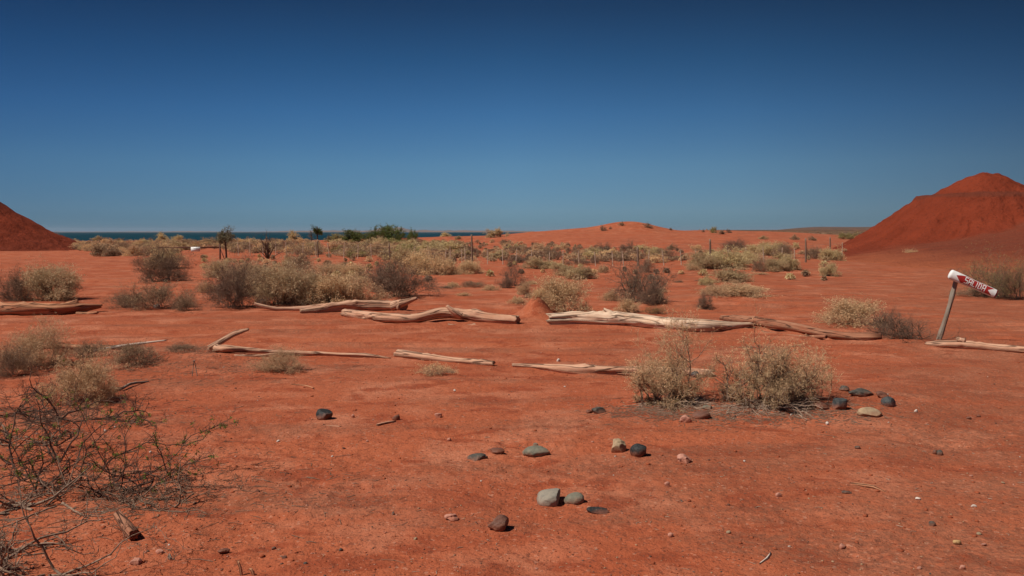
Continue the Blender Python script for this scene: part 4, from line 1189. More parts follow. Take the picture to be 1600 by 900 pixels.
B = [
 # near left
 (48, 578, 112, 72, 'strawN', "upright straw-coloured bush at left edge in front of the half hidden log"),
 (5, 590, 70, 50, 'brownM', "brown twiggy bush cut off by the left edge below the orange log"),
 (122, 634, 122, 78, 'strawN', "rounded straw bush casting a shadow to its right, lower of the two at left"),
 (432, 582, 78, 36, 'strawN', "sparse pale bush growing in front of the slender pole log"),
 (281, 550, 84, 15, 'brownM', "low brown grassy clump at the fork of the slender pole log"),
 (205, 574, 90, 34, 'brownM', "low scraggly brown bush under the bone-white branch"),
 (130, 560, 70, 28, 'brownM', "dark brown scrubby clump between the left straw bush and white branch"),
 (678, 587, 58, 20, 'tuft', "small pale grass tuft in front of the short split log"),
 (702, 583, 24, 10, 'tuft', "tiny grass tuft right of the pale tuft"),
 # left behind the logs
 (12, 472, 60, 50, 'darkM', "dark brown bush at the left edge behind the orange log"),
 (66, 470, 92, 54, 'greyM', "grey-straw bush behind the orange log at far left"),
 (243, 441, 88, 58, 'darkM', "dark brown and olive bush standing alone on open dirt at left"),
 (247, 420, 60, 30, 'oliveM', "olive bush just behind the lone dark bush at left"),
 (190, 482, 60, 26, 'brownM', "scraggly brown bush, left end of the long low clump at left"),
 (235, 484, 110, 42, 'brownM', "long low grey-brown bush with a white lump at its foot"),
 (285, 486, 40, 24, 'brownM', "sparse brown bush, right end of the long low clump at left"),
 (358, 484, 92, 76, 'darkM', "dark twiggy bush, left front of the big shrub mass"),
 (400, 462, 110, 56, 'greyM', "pale topped bush, back left of the big shrub mass"),
 (432, 478, 96, 64, 'greyM', "grey-green bush directly behind the left end of the gnarled log"),
 (476, 474, 84, 52, 'greyM', "grey-green bush in the middle of the big shrub mass"),
 (515, 476, 88, 46, 'strawM', "straw bush above the middle of the gnarled log"),
 (552, 474, 66, 42, 'strawM', "yellowish straw bush, right end of the big shrub mass"),
 (620, 466, 112, 62, 'darkM', "dark purplish-brown bush above the root flare of the gnarled log"),
 (590, 456, 50, 44, 'darkM', "dark brown bush just left of the purplish-brown one"),
 (338, 434, 46, 28, 'greyM', "small grey bush left behind the big shrub mass"),
 (322, 458, 34, 18, 'lowM', "low straw clump at the left of the big shrub mass"),
 (380, 432, 40, 22, 'strawM', "small straw bush on open dirt beyond the big shrub mass"),
 # centre
 (880, 489, 88, 52, 'strawM', "rounded straw bush behind the left end of the bone-pale log"),
 (845, 470, 34, 16, 'lowM', "little straw clump left of the rounded straw bush"),
 (1003, 472, 98, 66, 'darkB', "dark thorny bush behind the bone-pale log"),
 (1020, 478, 44, 38, 'darkM', "dark inner bush at the right foot of the thorny bush"),
 (982, 489, 48, 22, 'strawM', "low straw clump touching the top of the bone-pale log"),
 (1026, 491, 40, 13, 'yellow', "yellow-orange grass clump just behind the bone-pale log"),
 (954, 470, 30, 18, 'lowM', "faint straw clump left of the thorny bush"),
 (803, 448, 52, 40, 'darkB', "brown open bush in the middle distance, left of the straw clumps"),
 (790, 450, 24, 18, 'darkM', "small dark bush at the left foot of the brown open bush"),
 (820, 461, 34, 20, 'strawM', "small straw clump leaning right below the brown open bush"),
 (766, 454, 30, 9, 'lowM', "flat straw clump left of the brown open bush"),
 (738, 449, 46, 8, 'brownM', "flat dark brown mat on the dirt left of the flat straw clump"),
 (733, 428, 46, 20, 'strawM', "rounded straw bush right below the tall dark fence post"),
 (684, 430, 60, 28, 'strawM', "straw bush left of the bush below the tall fence post"),
 (655, 428, 56, 34, 'strawM', "pale straw bush behind the dark purplish-brown one"),
 (628, 418, 60, 30, 'oliveM', "olive straw bush at the foot of the wire fence, left centre"),
 (1103, 484, 28, 26, 'darkM', "small ball-shaped dark bush behind the bone-pale log's right end"),
 (1118, 462, 44, 16, 'lowM', "low straw clump, left end of the flat strip"),
 (1158, 463, 86, 19, 'strawM', "flat pale straw strip of bush right of the dark ball bush"),
 (1104, 446, 22, 14, 'oliveM', "small olive clump left above the flat straw strip"),
 (1150, 441, 68, 22, 'oliveM', "olive-yellow bush above the flat straw strip"),
 (1085, 423, 22, 10, 'lowM', "small tan clump right beyond the thorny bush"),
 (1105, 420, 56, 24, 'oliveM', "olive bush, left of the long olive clump by the fence"),
 (1140, 420, 66, 28, 'oliveM', "olive bush with a dark underside, middle of the long clump by the fence"),
 (1166, 412, 40, 20, 'oliveM', "olive bush, right end of the long clump by the fence"),
 (1189, 425, 26, 34, 'brownM', "upright rusty brown bush at the right end of the olive clumps"),
 (1214, 424, 40, 18, 'oliveM', "low yellowish bush right of the rusty brown one"),
 (1238, 422, 34, 22, 'oliveM', "small olive bush with bare twigs left of the lone bush"),
 (1155, 391, 50, 16, 'darkM', "dark grey bush beyond the fence, right of centre"),
 (1190, 398, 50, 18, 'oliveM', "olive bush beyond the fence below the dark grey one"),
 (1212, 400, 50, 20, 'oliveM', "olive bush beyond the fence with brown twigs at right"),
 (1228, 402, 40, 22, 'brownM', "brown twiggy bush beyond the fence left of the second dark post"),
 (1276, 405, 36, 20, 'brownM', "brown scrub bush between the two dark right-hand fence posts"),
 (1302, 407, 36, 18, 'oliveM', "pale olive bush at the foot of the big red hill"),
 (1299, 432, 28, 20, 'oliveM', "small lone olive bush on the dirt left of the red hill"),
 (1427, 407, 24, 16, 'strawM', "small straw bush on the foot of the big red hill"),
 (1345, 509, 92, 40, 'strawM', "straw bush behind the rounded knob of the red-brown log"),
 # mid distance centre
 (545, 434, 54, 20, 'strawM', "straw bush, right part of the low band left of centre"),
 (510, 433, 60, 20, 'strawM', "straw bush, left part of the low band left of centre"),
 (556, 443, 70, 11, 'lowM', "flat tan strip below the low band of straw bushes"),
 (468, 430, 56, 36, 'brownM', "green-brown bush left of the low band of straw bushes"),
 (448, 426, 28, 30, 'oliveM', "olive bush touching the green-brown bush at left"),
 (945, 397, 34, 20, 'darkB', "dark bare bush beyond the fence left of the red mound"),
 (925, 397, 40, 10, 'oliveM', "low green-yellow bush at the foot of the dark bare bush"),
 (989, 396, 20, 20, 'darkB', "small upright bush with a pale crown beyond the fence"),
 (970, 406, 24, 13, 'brownM', "grey-brown clump beyond the fence below the red mound"),
 (941, 426, 20, 12, 'lowM', "small tan clump on the near side of the fence, centre"),
 (905, 436, 46, 20, 'oliveM', "olive-brown bush right of centre on the near side of the fence"),
 (880, 431, 40, 18, 'oliveM', "olive bush left of the olive-brown one near the fence"),
 (917, 436, 26, 22, 'brownM', "twiggy brown bush at the right side of the olive-brown one"),
 (838, 420, 46, 16, 'oliveM', "yellow-olive bush at the fence left of centre"),
 (808, 411, 36, 11, 'darkM', "flat dark grey bush at the fence, left of the yellow-olive one"),
 (870, 420, 34, 10, 'oliveM', "low olive clump right of the yellow-olive bush"),
 (862, 402, 30, 14, 'brownM', "grey-brown bush beyond the fence, centre"),
 (930, 412, 16, 14, 'darkM', "small dark bush beside a fence stick, centre right"),
 (905, 414, 50, 10, 'brownM', "flat brown scrub along the fence, centre"),
 (1010, 426, 26, 22, 'brownM', "pinkish brown twiggy bush behind the thorny bush"),
 (1040, 404, 40, 16, 'brownM', "dry brown bush beyond the fence right of the small pale-crowned bush"),
 (1022, 402, 26, 16, 'oliveM', "olive bush beyond the fence, just right of the pale-crowned bush"),
 (1061, 407, 26, 8, 'brownM', "flat dark scrub beside a fence stick, right of centre"),
 (700, 413, 34, 10, 'brownM', "dark brown scrub behind the straw bush below the tall post"),
]
for q in B: bush(*q)
# the tall greenish shrub at the right edge, several stems
bush(1572, 468, 96, 74, 'sparseG', "tall open greenish-brown shrub at the right edge beyond the sign")
bush(1600, 470, 70, 66, 'sparseG', "second tall greenish-brown shrub cut off by the right edge")
bush(1540, 464, 90, 14, 'brownM', "low dry brown litter-like clump under the tall greenish shrub")
bush(1436, 534, 130, 40, 'bareM', "leafless dark thorn bush sprawling at the foot of the sign post")
bush(1392, 526, 74, 44, 'bareM', "leafless dark thorn bush entangled with the straw bush by the log knob")

# the two large dead bushes in the foreground, each built for itself
def near_bush(px, py, wp, hp, seed, label, lobes, fol='straw2', nleaf=9000, name="dead_bush"):
    p = P(px, py); D = p.y; k = D / F
    w = wp * k; h = hp * k
    org = Vector((p.x, D + .22, gz(p.x, D + .22) - .01))
    t = link(name, None, None, org, label, "shrub")
    rng = np.random.RandomState(seed)
    segs = []; lv = []
    for (ox, oy, lw, lh, ns, nl, rd, *e0) in lobes:   # offset and size of each clump, as fractions of the width and height
        az = rng.rand(ns) * 2 * math.pi; e0 = e0[0] if e0 else 8; el = np.radians(e0 + (88 - e0) * rng.rand(ns) ** .9)
        Dr = np.stack([np.cos(az) * np.cos(el), np.sin(az) * np.cos(el), np.sin(el)], 1)
        env = 1 / np.sqrt((np.cos(el) / (lw * w / 2)) ** 2 + (np.sin(el) / (lh * h)) ** 2)
        L = env * rng.uniform(.6, 1.02, ns)
        P0 = np.stack([ox * w + rng.normal(0, .05 * w, ns), oy * w + rng.normal(0, .04 * w, ns), np.zeros(ns)], 1)
        n0, d0, r0 = grow(rng, P0, Dr, L, rng.uniform(.003, .008, ns) * rd, 6, .20, .02)
        segs.append(seg_of(n0, r0))
        q, dd, l, r = kids(rng, n0, d0, r0, L, 9, .3, (18, 60), .42, .6)
        n1, d1, r1 = grow(rng, q, dd, l, r, 4, .24, .03); segs.append(seg_of(n1, r1))
        q, dd, l, r = kids(rng, n1, d1, r1, l, 6, .2, (25, 75), .5, .6)
        n2, d2, r2 = grow(rng, q, dd, l, r, 3, .28, .02); segs.append(seg_of(n2, r2))
        q, dd, l, r = kids(rng, n2, d2, r2, l, 4, .2, (25, 80), .55, .7)
        n3, d3, r3 = grow(rng, q, dd, l, r, 1, .2); segs.append(seg_of(n3, r3))
        pts = n3[:, 1:].reshape(-1, 3)
        pr = (.08 + (pts[:, 2] / (lh * h)).clip(0, 1)) ** 2.0
        idx = rng.choice(len(pts), nl, p=pr / pr.sum())
        lv.append(pts[idx] + rng.normal(0, .006, (nl, 3)))
    A, Bq, ra, rb = [np.concatenate(x) for x in zip(*segs)]
    ra = np.maximum(ra, .0010); rb = np.maximum(rb, .0008)
    big = ra > .0015
    V, Q = tubes(A[big], Bq[big], ra[big], rb[big], 5); V[:, 2] = np.maximum(V[:, 2], -.02)
    link("branches", arr_mesh("branches", V, Q, None, [BM['grey']]), t)
    V, Q = tubes(A[~big], Bq[~big], ra[~big], rb[~big], 3); V[:, 2] = np.maximum(V[:, 2], -.02)
    link("twigs", arr_mesh("twigs", V, Q, None, [BM['straw']]), t)
    C = np.concatenate(lv); C[:, 2] = np.maximum(C[:, 2], .004)
    V, Q = leaves(C, .0125, rng, .4, .30)
    link("foliage", arr_mesh("foliage", V, Q, None, [FM[fol]]), t)
    # woody roots and pale bare stems splaying on the ground
    ns = 26
    az = rng.uniform(-math.pi, .3, ns); 
    Dr = np.stack([np.cos(az), np.sin(az) * .8, rng.uniform(-.02, .22, ns)], 1); Dr = unit(Dr)
    L = rng.uniform(.18, .5, ns) * w
    P0 = np.stack([rng.normal(0, .14 * w, ns), rng.normal(-.05, .05 * w, ns), np.full(ns, .02)], 1)
    n0, d0, r0 = grow(rng, P0, Dr, L, rng.uniform(.003, .008, ns), 6, .2, -.04)
    S = [seg_of(n0, r0)]
    q, dd, l, r = kids(rng, n0, d0, r0, L, 5, .2, (20, 60), .5, .6)
    n1, d1, r1 = grow(rng, q, dd, l, r, 3, .25, -.04); S.append(seg_of(n1, r1))
    A, Bq, ra, rb = [np.concatenate(x) for x in zip(*S)]
    for arr in (A, Bq):
        gx = arr[:, 0] + org.x; gy = arr[:, 1] + org.y
        g = H(gx, gy) - org.z + .004
        arr[:, 2] = np.maximum(arr[:, 2] * .8, g)
    V, Q = tubes(A, Bq, ra, rb, 5)
    link("bare_stems", arr_mesh("bare_stems", V, Q, None, [BM['pale']]), t)
    return t
near_bush(1053, 637, 128, 122, 301, "feathery straw bush growing over the right end of the pink log",
          [(-.16, 0, .66, .66, 15, 3600, 1), (.16, .05, .55, 1.12, 9, 3600, 1, 58), (.02, -.1, .85, .34, 12, 2400, 1), (-.26, .1, .4, .6, 6, 1800, 1)])
near_bush(1215, 640, 226, 114, 305, "largest dead bush, tangled and two-crowned, inside the ring of stones",
          [(-.08, 0, .50, 1.0, 15, 3400, 1.3), (.22, .05, .44, .96, 14, 5200, 1.2), (.05, -.1, .7, .5, 20, 900, 1.3), (-.30, .05, .28, .82, 8, 2400, 1), (.34, .1, .3, .6, 5, 1800, 1)])

# ------------------------------------------------------------------ sprawling thorn bush, left foreground
def thorn_bush(roots, seed, label, nb, Lr, spread, org_px, leafy=.5, guides=(), rad=(.0035, .008), name="thorn_bush", kscale=1.0, elr=(4, 50), azr=(0, 6.283), bark='thorn'):
    org = P(*org_px); rng = np.random.RandomState(seed)
    t = link(name, None, None, org, label, "shrub")
    S = []; LP = []
    for (rx, ry) in roots:
        rp = P(rx, ry) - org
        az = rng.uniform(*azr, nb); el = np.radians(rng.uniform(*elr, nb))
        D = np.stack([np.cos(az) * np.cos(el), np.sin(az) * np.cos(el), np.sin(el)], 1)
        L = rng.uniform(*Lr, nb)
        P0 = np.tile(np.array(rp), (nb, 1)) + rng.normal(0, .05, (nb, 3)) * np.array([1, 1, 0])
        n0, d0, r0 = grow(rng, P0, D, L, rng.uniform(*rad, nb) * 1.35, 9, .24, -.015, .22); S.append(seg_of(n0, r0))
        q, dd, l, r = kids(rng, n0, d0, r0, L, 4, .2, (28, 70), .45, .62)
        n1, d1, r1 = grow(rng, q, dd, l, r, 6, .30, -.01, .5); S.append(seg_of(n1, r1))
        q, dd, l, r = kids(rng, n1, d1, r1, l, 4, .15, (30, 80), .45, .65)
        n2, d2, r2 = grow(rng, q, dd, l, r, 4, .32, 0, .6); S.append(seg_of(n2, r2))
        q, dd, l, r = kids(rng, n2, d2, r2, l, 3, .1, (35, 85), .35, .7)
        n3, d3, r3 = grow(rng, q, dd, l, r, 2, .3, 0, .5); S.append(seg_of(n3, r3))
        for nn in (n0, n1):
            c = nn[:, 3:].reshape(-1, 3)
            k = rng.rand(len(c)) < .16 * leafy
            c = c[k]
            LP.append(np.repeat(c, 14, 0) + rng.normal(0, .008, (len(c) * 14, 3)))
    for gd in guides:    # long arching limbs
        gpts = [np.array(at_depth(*q) - org) for q in gd]
        C, _ = smooth_path(gpts, [1] * len(gpts), .05)
        C = C + rng.normal(0, .006, C.shape)
        n0 = C[None]; d0 = unit(np.gradient(C, axis=0))[None]; r0 = np.linspace(.0055, .0016, len(C))[None]
        L = np.array([.45]); S.append(seg_of(n0, r0))
        q, dd, l, r = kids(rng, n0, d0, r0, L, 14, .15, (30, 65), .32, .7)
        n1, d1, r1 = grow(rng, q, dd, l, r, 4, .25, .02, .5); S.append(seg_of(n1, r1))
        q, dd, l, r = kids(rng, n1, d1, r1, l, 3, .1, (35, 80), .4, .7)
        n2, d2, r2 = grow(rng, q, dd, l, r, 2, .3, 0, .5); S.append(seg_of(n2, r2))
        for c in (C[len(C) // 3::2], n1[:, 2:].reshape(-1, 3)[::4]):
            LP.append(np.repeat(c, 16, 0) + rng.normal(0, .008, (len(c) * 16, 3)))
    A, B_, ra, rb = [np.concatenate(x) for x in zip(*S)]
    ra = np.maximum(ra, .0011); rb = np.maximum(rb, .0009)
    for arr in (A, B_):
        g = H(arr[:, 0] + org.x, arr[:, 1] + org.y) - org.z + .003
        arr[:, 2] = np.maximum(arr[:, 2], g)
    V, Q = tubes(A, B_, ra, rb, 4)
    link("branches", arr_mesh("branches", V, Q, None, [BM[bark]]), t)
    if leafy:
        C = np.concatenate(LP)
        V, Q = leaves(C, .014, rng, .3, .45)
        link("leaves", arr_mesh("leaves", V, Q, None, [FM['leaflet']]), t)
    return t
thorn_bush([(205, 765), (160, 770), (245, 752)], 401, "sprawling dark thorn bush with tiny green leaf clusters reaching right over open dirt", 4, (.3, .75), .3, (200, 770), 1.0, guides=[[(140, 775, 5.6), (167, 725, 5.7), (230, 692, 5.8), (290, 697, 5.85), (345, 664, 5.95)], [(160, 790, 5.5), (213, 752, 5.6), (262, 722, 5.7), (300, 682, 5.8), (352, 662, 5.9)], [(130, 760, 5.6), (128, 715, 5.6), (160, 680, 5.7), (195, 645, 5.8)], [(200, 775, 5.4), (250, 755, 5.45), (300, 722, 5.5), (330, 712, 5.5)], [(60, 790, 5.3), (45, 740, 5.3), (20, 700, 5.3), (10, 660, 5.4)], [(90, 790, 5.3), (50, 735, 5.4), (30, 715, 5.4), (85, 665, 5.5)]], elr=(10, 50), rad=(.003, .006))
thorn_bush([(60, 760), (20, 730), (100, 720)], 402, "tangled dark thorn bush left of the green-tipped one", 4, (.3, .7), .3, (60, 750), .6, elr=(10, 60))
thorn_bush([(20, 800), (80, 790), (30, 860)], 403, "low mat of bare grey thorn twigs in the bottom left corner", 5, (.25, .6), .3, (40, 820), 0, elr=(3, 25), bark='grey')
thorn_bush([(250, 790), (215, 775), (285, 775)], 404, "low heap of dry brown thorn twigs above the grey wood stub", 7, (.2, .42), .3, (250, 780), 0, elr=(2, 22), rad=(.002, .005), bark='brown')
thorn_bush([(15, 650), (55, 655), (100, 660)], 405, "brown thicket of bare thorn twigs below the left straw bushes", 6, (.3, .65), .3, (50, 650), .25, elr=(4, 38))
thorn_bush([(10, 690), (70, 695)], 406, "bare brown thorn thicket at the left edge, middle of the thorny patch", 5, (.3, .7), .3, (40, 690), .3, elr=(4, 35), bark='brown')
thorn_bush([(5, 885), (70, 905)], 407, "pale grey thorn branches lying across the bottom left edge", 5, (.3, .6), .3, (20, 890), 0, elr=(3, 22), bark='grey')
thorn_bush([(165, 655), (195, 660)], 408, "small thorn branch with green leaves right of the rounded straw bush", 4, (.15, .4), .2, (180, 665), 1.0, elr=(4, 25), azr=(-.8, .9))

# ------------------------------------------------------------------ far trees and bushes on the skyline
def far_tree(px, py, hp, wp, label, seed, trunk_frac=.45, fol='grey', nl=900, lsz=.07, name="tree", lean=0):
    b = P(px, py); D = b.y; h = hp / F * D; w = wp / F * D
    rng = np.random.RandomState(seed)
    t = link(name, None, None, b, label, "tree")
    th = h * trunk_frac
    V, Q, T, U = limb_arrays([Vector((0, 0, -.1)), Vector((lean * .4, 0, th * .5)), Vector((lean, 0, th)), Vector((lean * 1.4, 0, h * .8))], [h * .035, h * .03, h * .025, h * .012], seed, step=.2, nr=8, jag=(0, 0), knots=0)
    link("trunk", arr_mesh("trunk", V, Q, T, [BM['thorn']], smooth=True), t)
    ns = 11
    az = rng.rand(ns) * 6.28; el = np.radians(rng.uniform(12, 75, ns))
    Dr = np.stack([np.cos(az) * np.cos(el), np.sin(az) * np.cos(el), np.sin(el)], 1)
    P0 = np.stack([np.full(ns, lean), np.zeros(ns), rng.uniform(th * .8, th * 1.15, ns)], 1)
    L = 1 / np.sqrt((np.cos(el) / (w / 2)) ** 2 + (np.sin(el) / (h - th)) ** 2) * rng.uniform(.6, 1.05, ns)
    n0, d0, r0 = grow(rng, P0, Dr, L, np.full(ns, h * .012), 4, .2)
    q, dd, l, r = kids(rng, n0, d0, r0, L, 6, .3, (20, 60), .45)
    n1, d1, r1 = grow(rng, q, dd, l, r, 3, .2)
    A, B_, ra, rb = [np.concatenate(x) for x in zip(seg_of(n0, r0), seg_of(n1, r1))]
    V, Q = tubes(A, B_, ra, rb, 3)
    link("limbs", arr_mesh("limbs", V, Q, None, [BM['dark']]), t)
    if nl:
        pts = n1[:, 1:].reshape(-1, 3); C = pts[rng.randint(0, len(pts), nl)] + rng.normal(0, h * .03, (nl, 3))
        V, Q = leaves(C, lsz, rng)
        link("crown", arr_mesh("crown", V, Q, None, [FM[fol]]), t)
    return t
far_tree(354, 405, 52, 30, "small wispy tree with a thin leaning trunk beside the white notice barrier", 501, .5, 'greyg', 3200, .075, lean=-.05)
far_tree(496, 378, 31, 17, "spiky dark green tree standing against the sea", 502, .4, 'green', 2600, .12)
far_tree(487, 378, 20, 16, "bare reddish little tree left of the spiky dark one", 503, .3, 'brown', 220, .07)
far_tree(513, 378, 13, 12, "small bare bush-like tree right of the spiky dark one", 504, .3, 'brown', 200, .07)
def bare_tall(px, py, hp, wp, label, seed):
    b = P(px, py); D = b.y; h = hp / F * D; w = wp / F * D; rng = np.random.RandomState(seed)
    t = link("bare_shrub", None, None, b, label, "shrub")
    ns = 12
    az = rng.rand(ns) * 6.28; el = np.radians(rng.uniform(35, 82, ns))
    Dr = np.stack([np.cos(az) * np.cos(el), np.sin(az) * np.cos(el) * .6, np.sin(el)], 1)
    L = rng.uniform(.55, 1.0, ns) * h
    n0, d0, r0 = grow(rng, np.zeros((ns, 3)), Dr, L, rng.uniform(.025, .045, ns), 6, .14, .04, .3)
    q, dd, l, r = kids(rng, n0, d0, r0, L, 5, .35, (15, 50), .35)
    n1, d1, r1 = grow(rng, q, dd, l, r, 3, .2, .05)
    A, B_, ra, rb = [np.concatenate(x) for x in zip(seg_of(n0, r0), seg_of(n1, r1))]
    V, Q = tubes(A, B_, ra, rb, 4)
    link("branches", arr_mesh("branches", V, Q, None, [BM['thorn']]), t)
bare_tall(418, 405, 44, 44, "tall bare shrub with dark V-shaped branches left of the big shrub mass", 511)

SKY = [
 (85, 374, 20, 13, 'darkF', "dark bush at the foot of the left hill against the sea"),
 (150, 377, 18, 8, 'oliveF', "tiny olive bush against the sea at far left"),
 (250, 375, 20, 12, 'oliveF', "small dark olive bush against the sea above the white notice"),
 (275, 374, 16, 8, 'oliveF', "low olive bump of bush right of the one above the notice"),
 (456, 378, 24, 16, 'oliveF', "rounded olive bush against the sea left of the spiky tree"),
 (522, 378, 30, 12, 'ygreenF', "low bright green bush right of the spiky tree"),
 (550, 379, 38, 18, 'greenF', "dark green bush against the sea, left of the tallest green mass"),
 (583, 378, 36, 22, 'greenF', "green bush, left half of the tallest green mass"),
 (605, 378, 40, 24, 'greenF', "green bush, crown of the tallest green mass"),
 (622, 378, 20, 16, 'greenF', "small green bush, right shoulder of the tallest green mass"),
 (645, 376, 18, 16, 'greenF', "separate rounded green bush right of the tallest green mass"),
 (776, 371, 34, 13, 'oliveF', "olive bush on the dune crest against the sea, centre"),
 (695, 368, 18, 6, 'oliveF', "low olive bush on the dune crest left of centre"),
 (715, 374, 10, 5, 'oliveF', "tiny olive bush on the front of the dune crest"),
 (943, 361, 12, 9, 'darkF', "dark bush on the left flank of the red mound"),
 (954, 358, 5, 4, 'darkF', "tiny dark tuft between the two bushes of the red mound's left side"),
 (971, 353, 10, 6, 'brownF', "brown bush on top of the red mound"),
 (1012, 356, 13, 7, 'darkF', "dark bush on the right shoulder of the red mound"),
 (1048, 360, 7, 4, 'darkF', "tiny dark bush on the horizon right of the red mound"),
 (1099, 363, 5, 5, 'darkF', "tiny dark bush on the horizon left of the green one"),
 (1115, 364, 14, 9, 'ygreenF', "green rounded bush on the red horizon right of centre"),
 (1127, 366, 14, 6, 'brownF', "brown bush just below the green rounded bush on the horizon"),
 (1139, 364, 9, 6, 'darkF', "small dark bush on the horizon right of the green rounded one"),
 (1194, 374, 14, 5, 'oliveF', "lone pale olive bush on the bare far slope"),
 (1243, 375, 14, 8, 'brownF', "brownish bush on the bare far slope near the red hill"),
 (1270, 376, 14, 7, 'brownF', "pale brown bush on the far slope nearest the red hill"),
 (1328, 374, 26, 10, 'ygreenF', "dark green bush where the far plain meets the red hill"),
]
for q in SKY: bush(*q)

# the scrub belt beyond the fence, scattered by zone
def zone(n, x0, x1, y0, y1, kinds, wr, hr, label, group, seed, dens=None):
    rng = np.random.RandomState(seed); c = 0; tries = 0
    while c < n and tries < n * 30:
        tries += 1
        px = rng.uniform(x0, x1); py = rng.uniform(y0, y1)
        if dens and not dens(px, py): continue
        p = P(px, py); D = p.y
        if D > 170: continue
        k = kinds[rng.randint(len(kinds))]
        w = rng.uniform(*wr); h = rng.uniform(*hr)
        lb = label[k] if isinstance(label, dict) else label
        bush_at(p.x, D, w, h, k, lb, group + ": " + k[:-1] if isinstance(label, dict) else group, v=rng.randint(3))
        c += 1
LB = {'strawF': "low tan bush in the dense scrub belt between the left hill and the green bushes", 'brownF': "low brown bush in the dense scrub belt before the sea at left",
      'oliveF': "low olive bush in the dense scrub belt before the sea at left", 'darkF': "low dark bush in the dense scrub belt before the sea at left"}
inleft = lambda px, py: py < 401 - max(0, (px - 380)) * .02 and not (px < 160 and py > 396 - (160 - px) * .12) and (px > 112 or py < 384) and not (px > 255 and px < 460 and py > 396) and not (px > 285 and px < 360 and py > 390)
zone(72, 100, 490, 379, 402, ['strawF', 'strawF', 'brownF', 'brownF', 'oliveF', 'brownF'], (1.0, 2.3), (.35, .8), LB, "scrub belt at left", 601, inleft)
LC = {'strawF': "tan bush in the scattered scrub beyond the fence at centre left", 'ygreenF': "yellow-green bush in the scrub below the tallest green mass", 'brownF': "brown bush in the scattered scrub beyond the fence at centre left",
      'oliveF': "olive bush in the scattered scrub beyond the fence at centre left"}
zone(38, 520, 720, 378, 402, ['ygreenF', 'oliveF', 'brownF', 'brownF', 'strawF', 'oliveF'], (1.2, 2.4), (.4, .85), LC, "scrub beyond the fence, centre left", 602, lambda px, py: (px < 640 or py > 381))
LD = {'strawF': "small tan bush dotted beyond the fence at centre", 'brownF': "small brown bush dotted beyond the fence at centre", 'oliveF': "small olive bush dotted beyond the fence at centre", 'darkF': "small dark bush dotted beyond the fence at centre"}
zone(34, 640, 1000, 376, 408, ['brownF', 'brownF', 'strawF', 'darkF', 'oliveF'], (.7, 1.6), (.25, .6), LD, "bushes dotted beyond the fence, centre", 603, lambda px, py: py > 381 + max(0, px - 780) * .055)
LE = {'brownF': "small brown bush by the fence right of the red mound", 'strawF': "small tan bush by the fence right of the red mound", 'oliveF': "small olive bush by the fence right of the red mound"}
zone(13, 1000, 1310, 388, 412, ['brownF', 'strawF', 'oliveF'], (.6, 1.5), (.22, .5), LE, "bushes by the fence at right", 604)
LF = {'brownM': "little brown clump on the dirt between the logs and the fence", 'lowM': "little tan clump on the dirt between the logs and the fence"}
zone(18, 560, 1300, 412, 476, ['lowM', 'brownM', 'lowM'], (.25, .6), (.06, .16), LF, "little clumps between the logs and the fence", 605)
# fine scrub filling the belts: nobody could count it
def scrub_mass(seed, n, x0, x1, y0, y1, fols, label, hmax, dens=None):
    rng = np.random.RandomState(seed)
    VV = []; QQ = []; mi = []; o = 0; c = 0
    while c < n:
        px = rng.uniform(x0, x1); py = rng.uniform(y0, y1)
        if dens and not dens(px, py): continue
        p = P(px, py); c += 1
        if p.y > 150: continue
        h = rng.uniform(.35, 1) * hmax; w = h * rng.uniform(1.2, 2.6); k = 260
        az = rng.rand(k) * 6.28; el = rng.rand(k) ** .8 * 1.4; rr = rng.uniform(.55, 1.05, k)
        C = np.stack([np.cos(az) * np.cos(el) * w / 2 * rr, np.sin(az) * np.cos(el) * w / 2 * rr, np.sin(el) * h * rr + .03], 1) + np.array(p)
        V, Q = leaves(C, .075, rng, .6, .35)
        VV.append(V); QQ.append(Q + o); o += len(V); mi.append(np.full(len(Q), rng.randint(len(fols)), np.int32))
        # stems
        m = 14; az = rng.rand(m) * 6.28; el = rng.uniform(.2, 1.4, m)
        E = np.stack([np.cos(az) * np.cos(el) * w / 2, np.sin(az) * np.cos(el) * w / 2, np.sin(el) * h], 1) * rng.uniform(.7, 1.1, (m, 1))
        V, Q = tubes(np.tile(np.array(p), (m, 1)), np.array(p) + E, np.full(m, .012), np.full(m, .005), 3)
        VV.append(V); QQ.append(Q + o); o += len(V); mi.append(np.full(len(Q), len(fols), np.int32))
    me = arr_mesh("scrub", np.concatenate(VV), np.concatenate(QQ), None, [FM[f] for f in fols] + [BM['brown']])
    me.polygons.foreach_set("material_index", np.concatenate(mi))
    link("scrub", me, None, None, label, "scrub", None, "stuff")
scrub_mass(651, 520, 100, 500, 378, 401, ['straw', 'brown', 'brown', 'olive', 'straw', 'dark'], "fine dry scrub filling the belt before the sea at left", .62, inleft)
scrub_mass(652, 240, 520, 720, 379, 403, ['ygreen', 'olive', 'brown', 'straw'], "fine dry scrub between the bushes beyond the fence, centre left", .5)
scrub_mass(654, 46, 660, 1300, 405, 440, ['straw', 'brown', 'dark', 'olive'], "fine dry tufts between the bushes on the near side of the fence", .22)
scrub_mass(655, 40, 1010, 1320, 390, 412, ['brown', 'straw', 'dark', 'olive'], "fine dry scrub along the fence at right", .32)
scrub_mass(656, 60, 300, 640, 402, 440, ['straw', 'brown', 'olive'], "fine dry scrub behind the big shrub mass", .28)
scrub_mass(653, 300, 640, 1010, 377, 409, ['brown', 'straw', 'dark', 'brown', 'grey'], "fine dry scrub between the bushes beyond the fence, centre", .38, lambda px, py: py > 378 + max(0, px - 800) * .07)

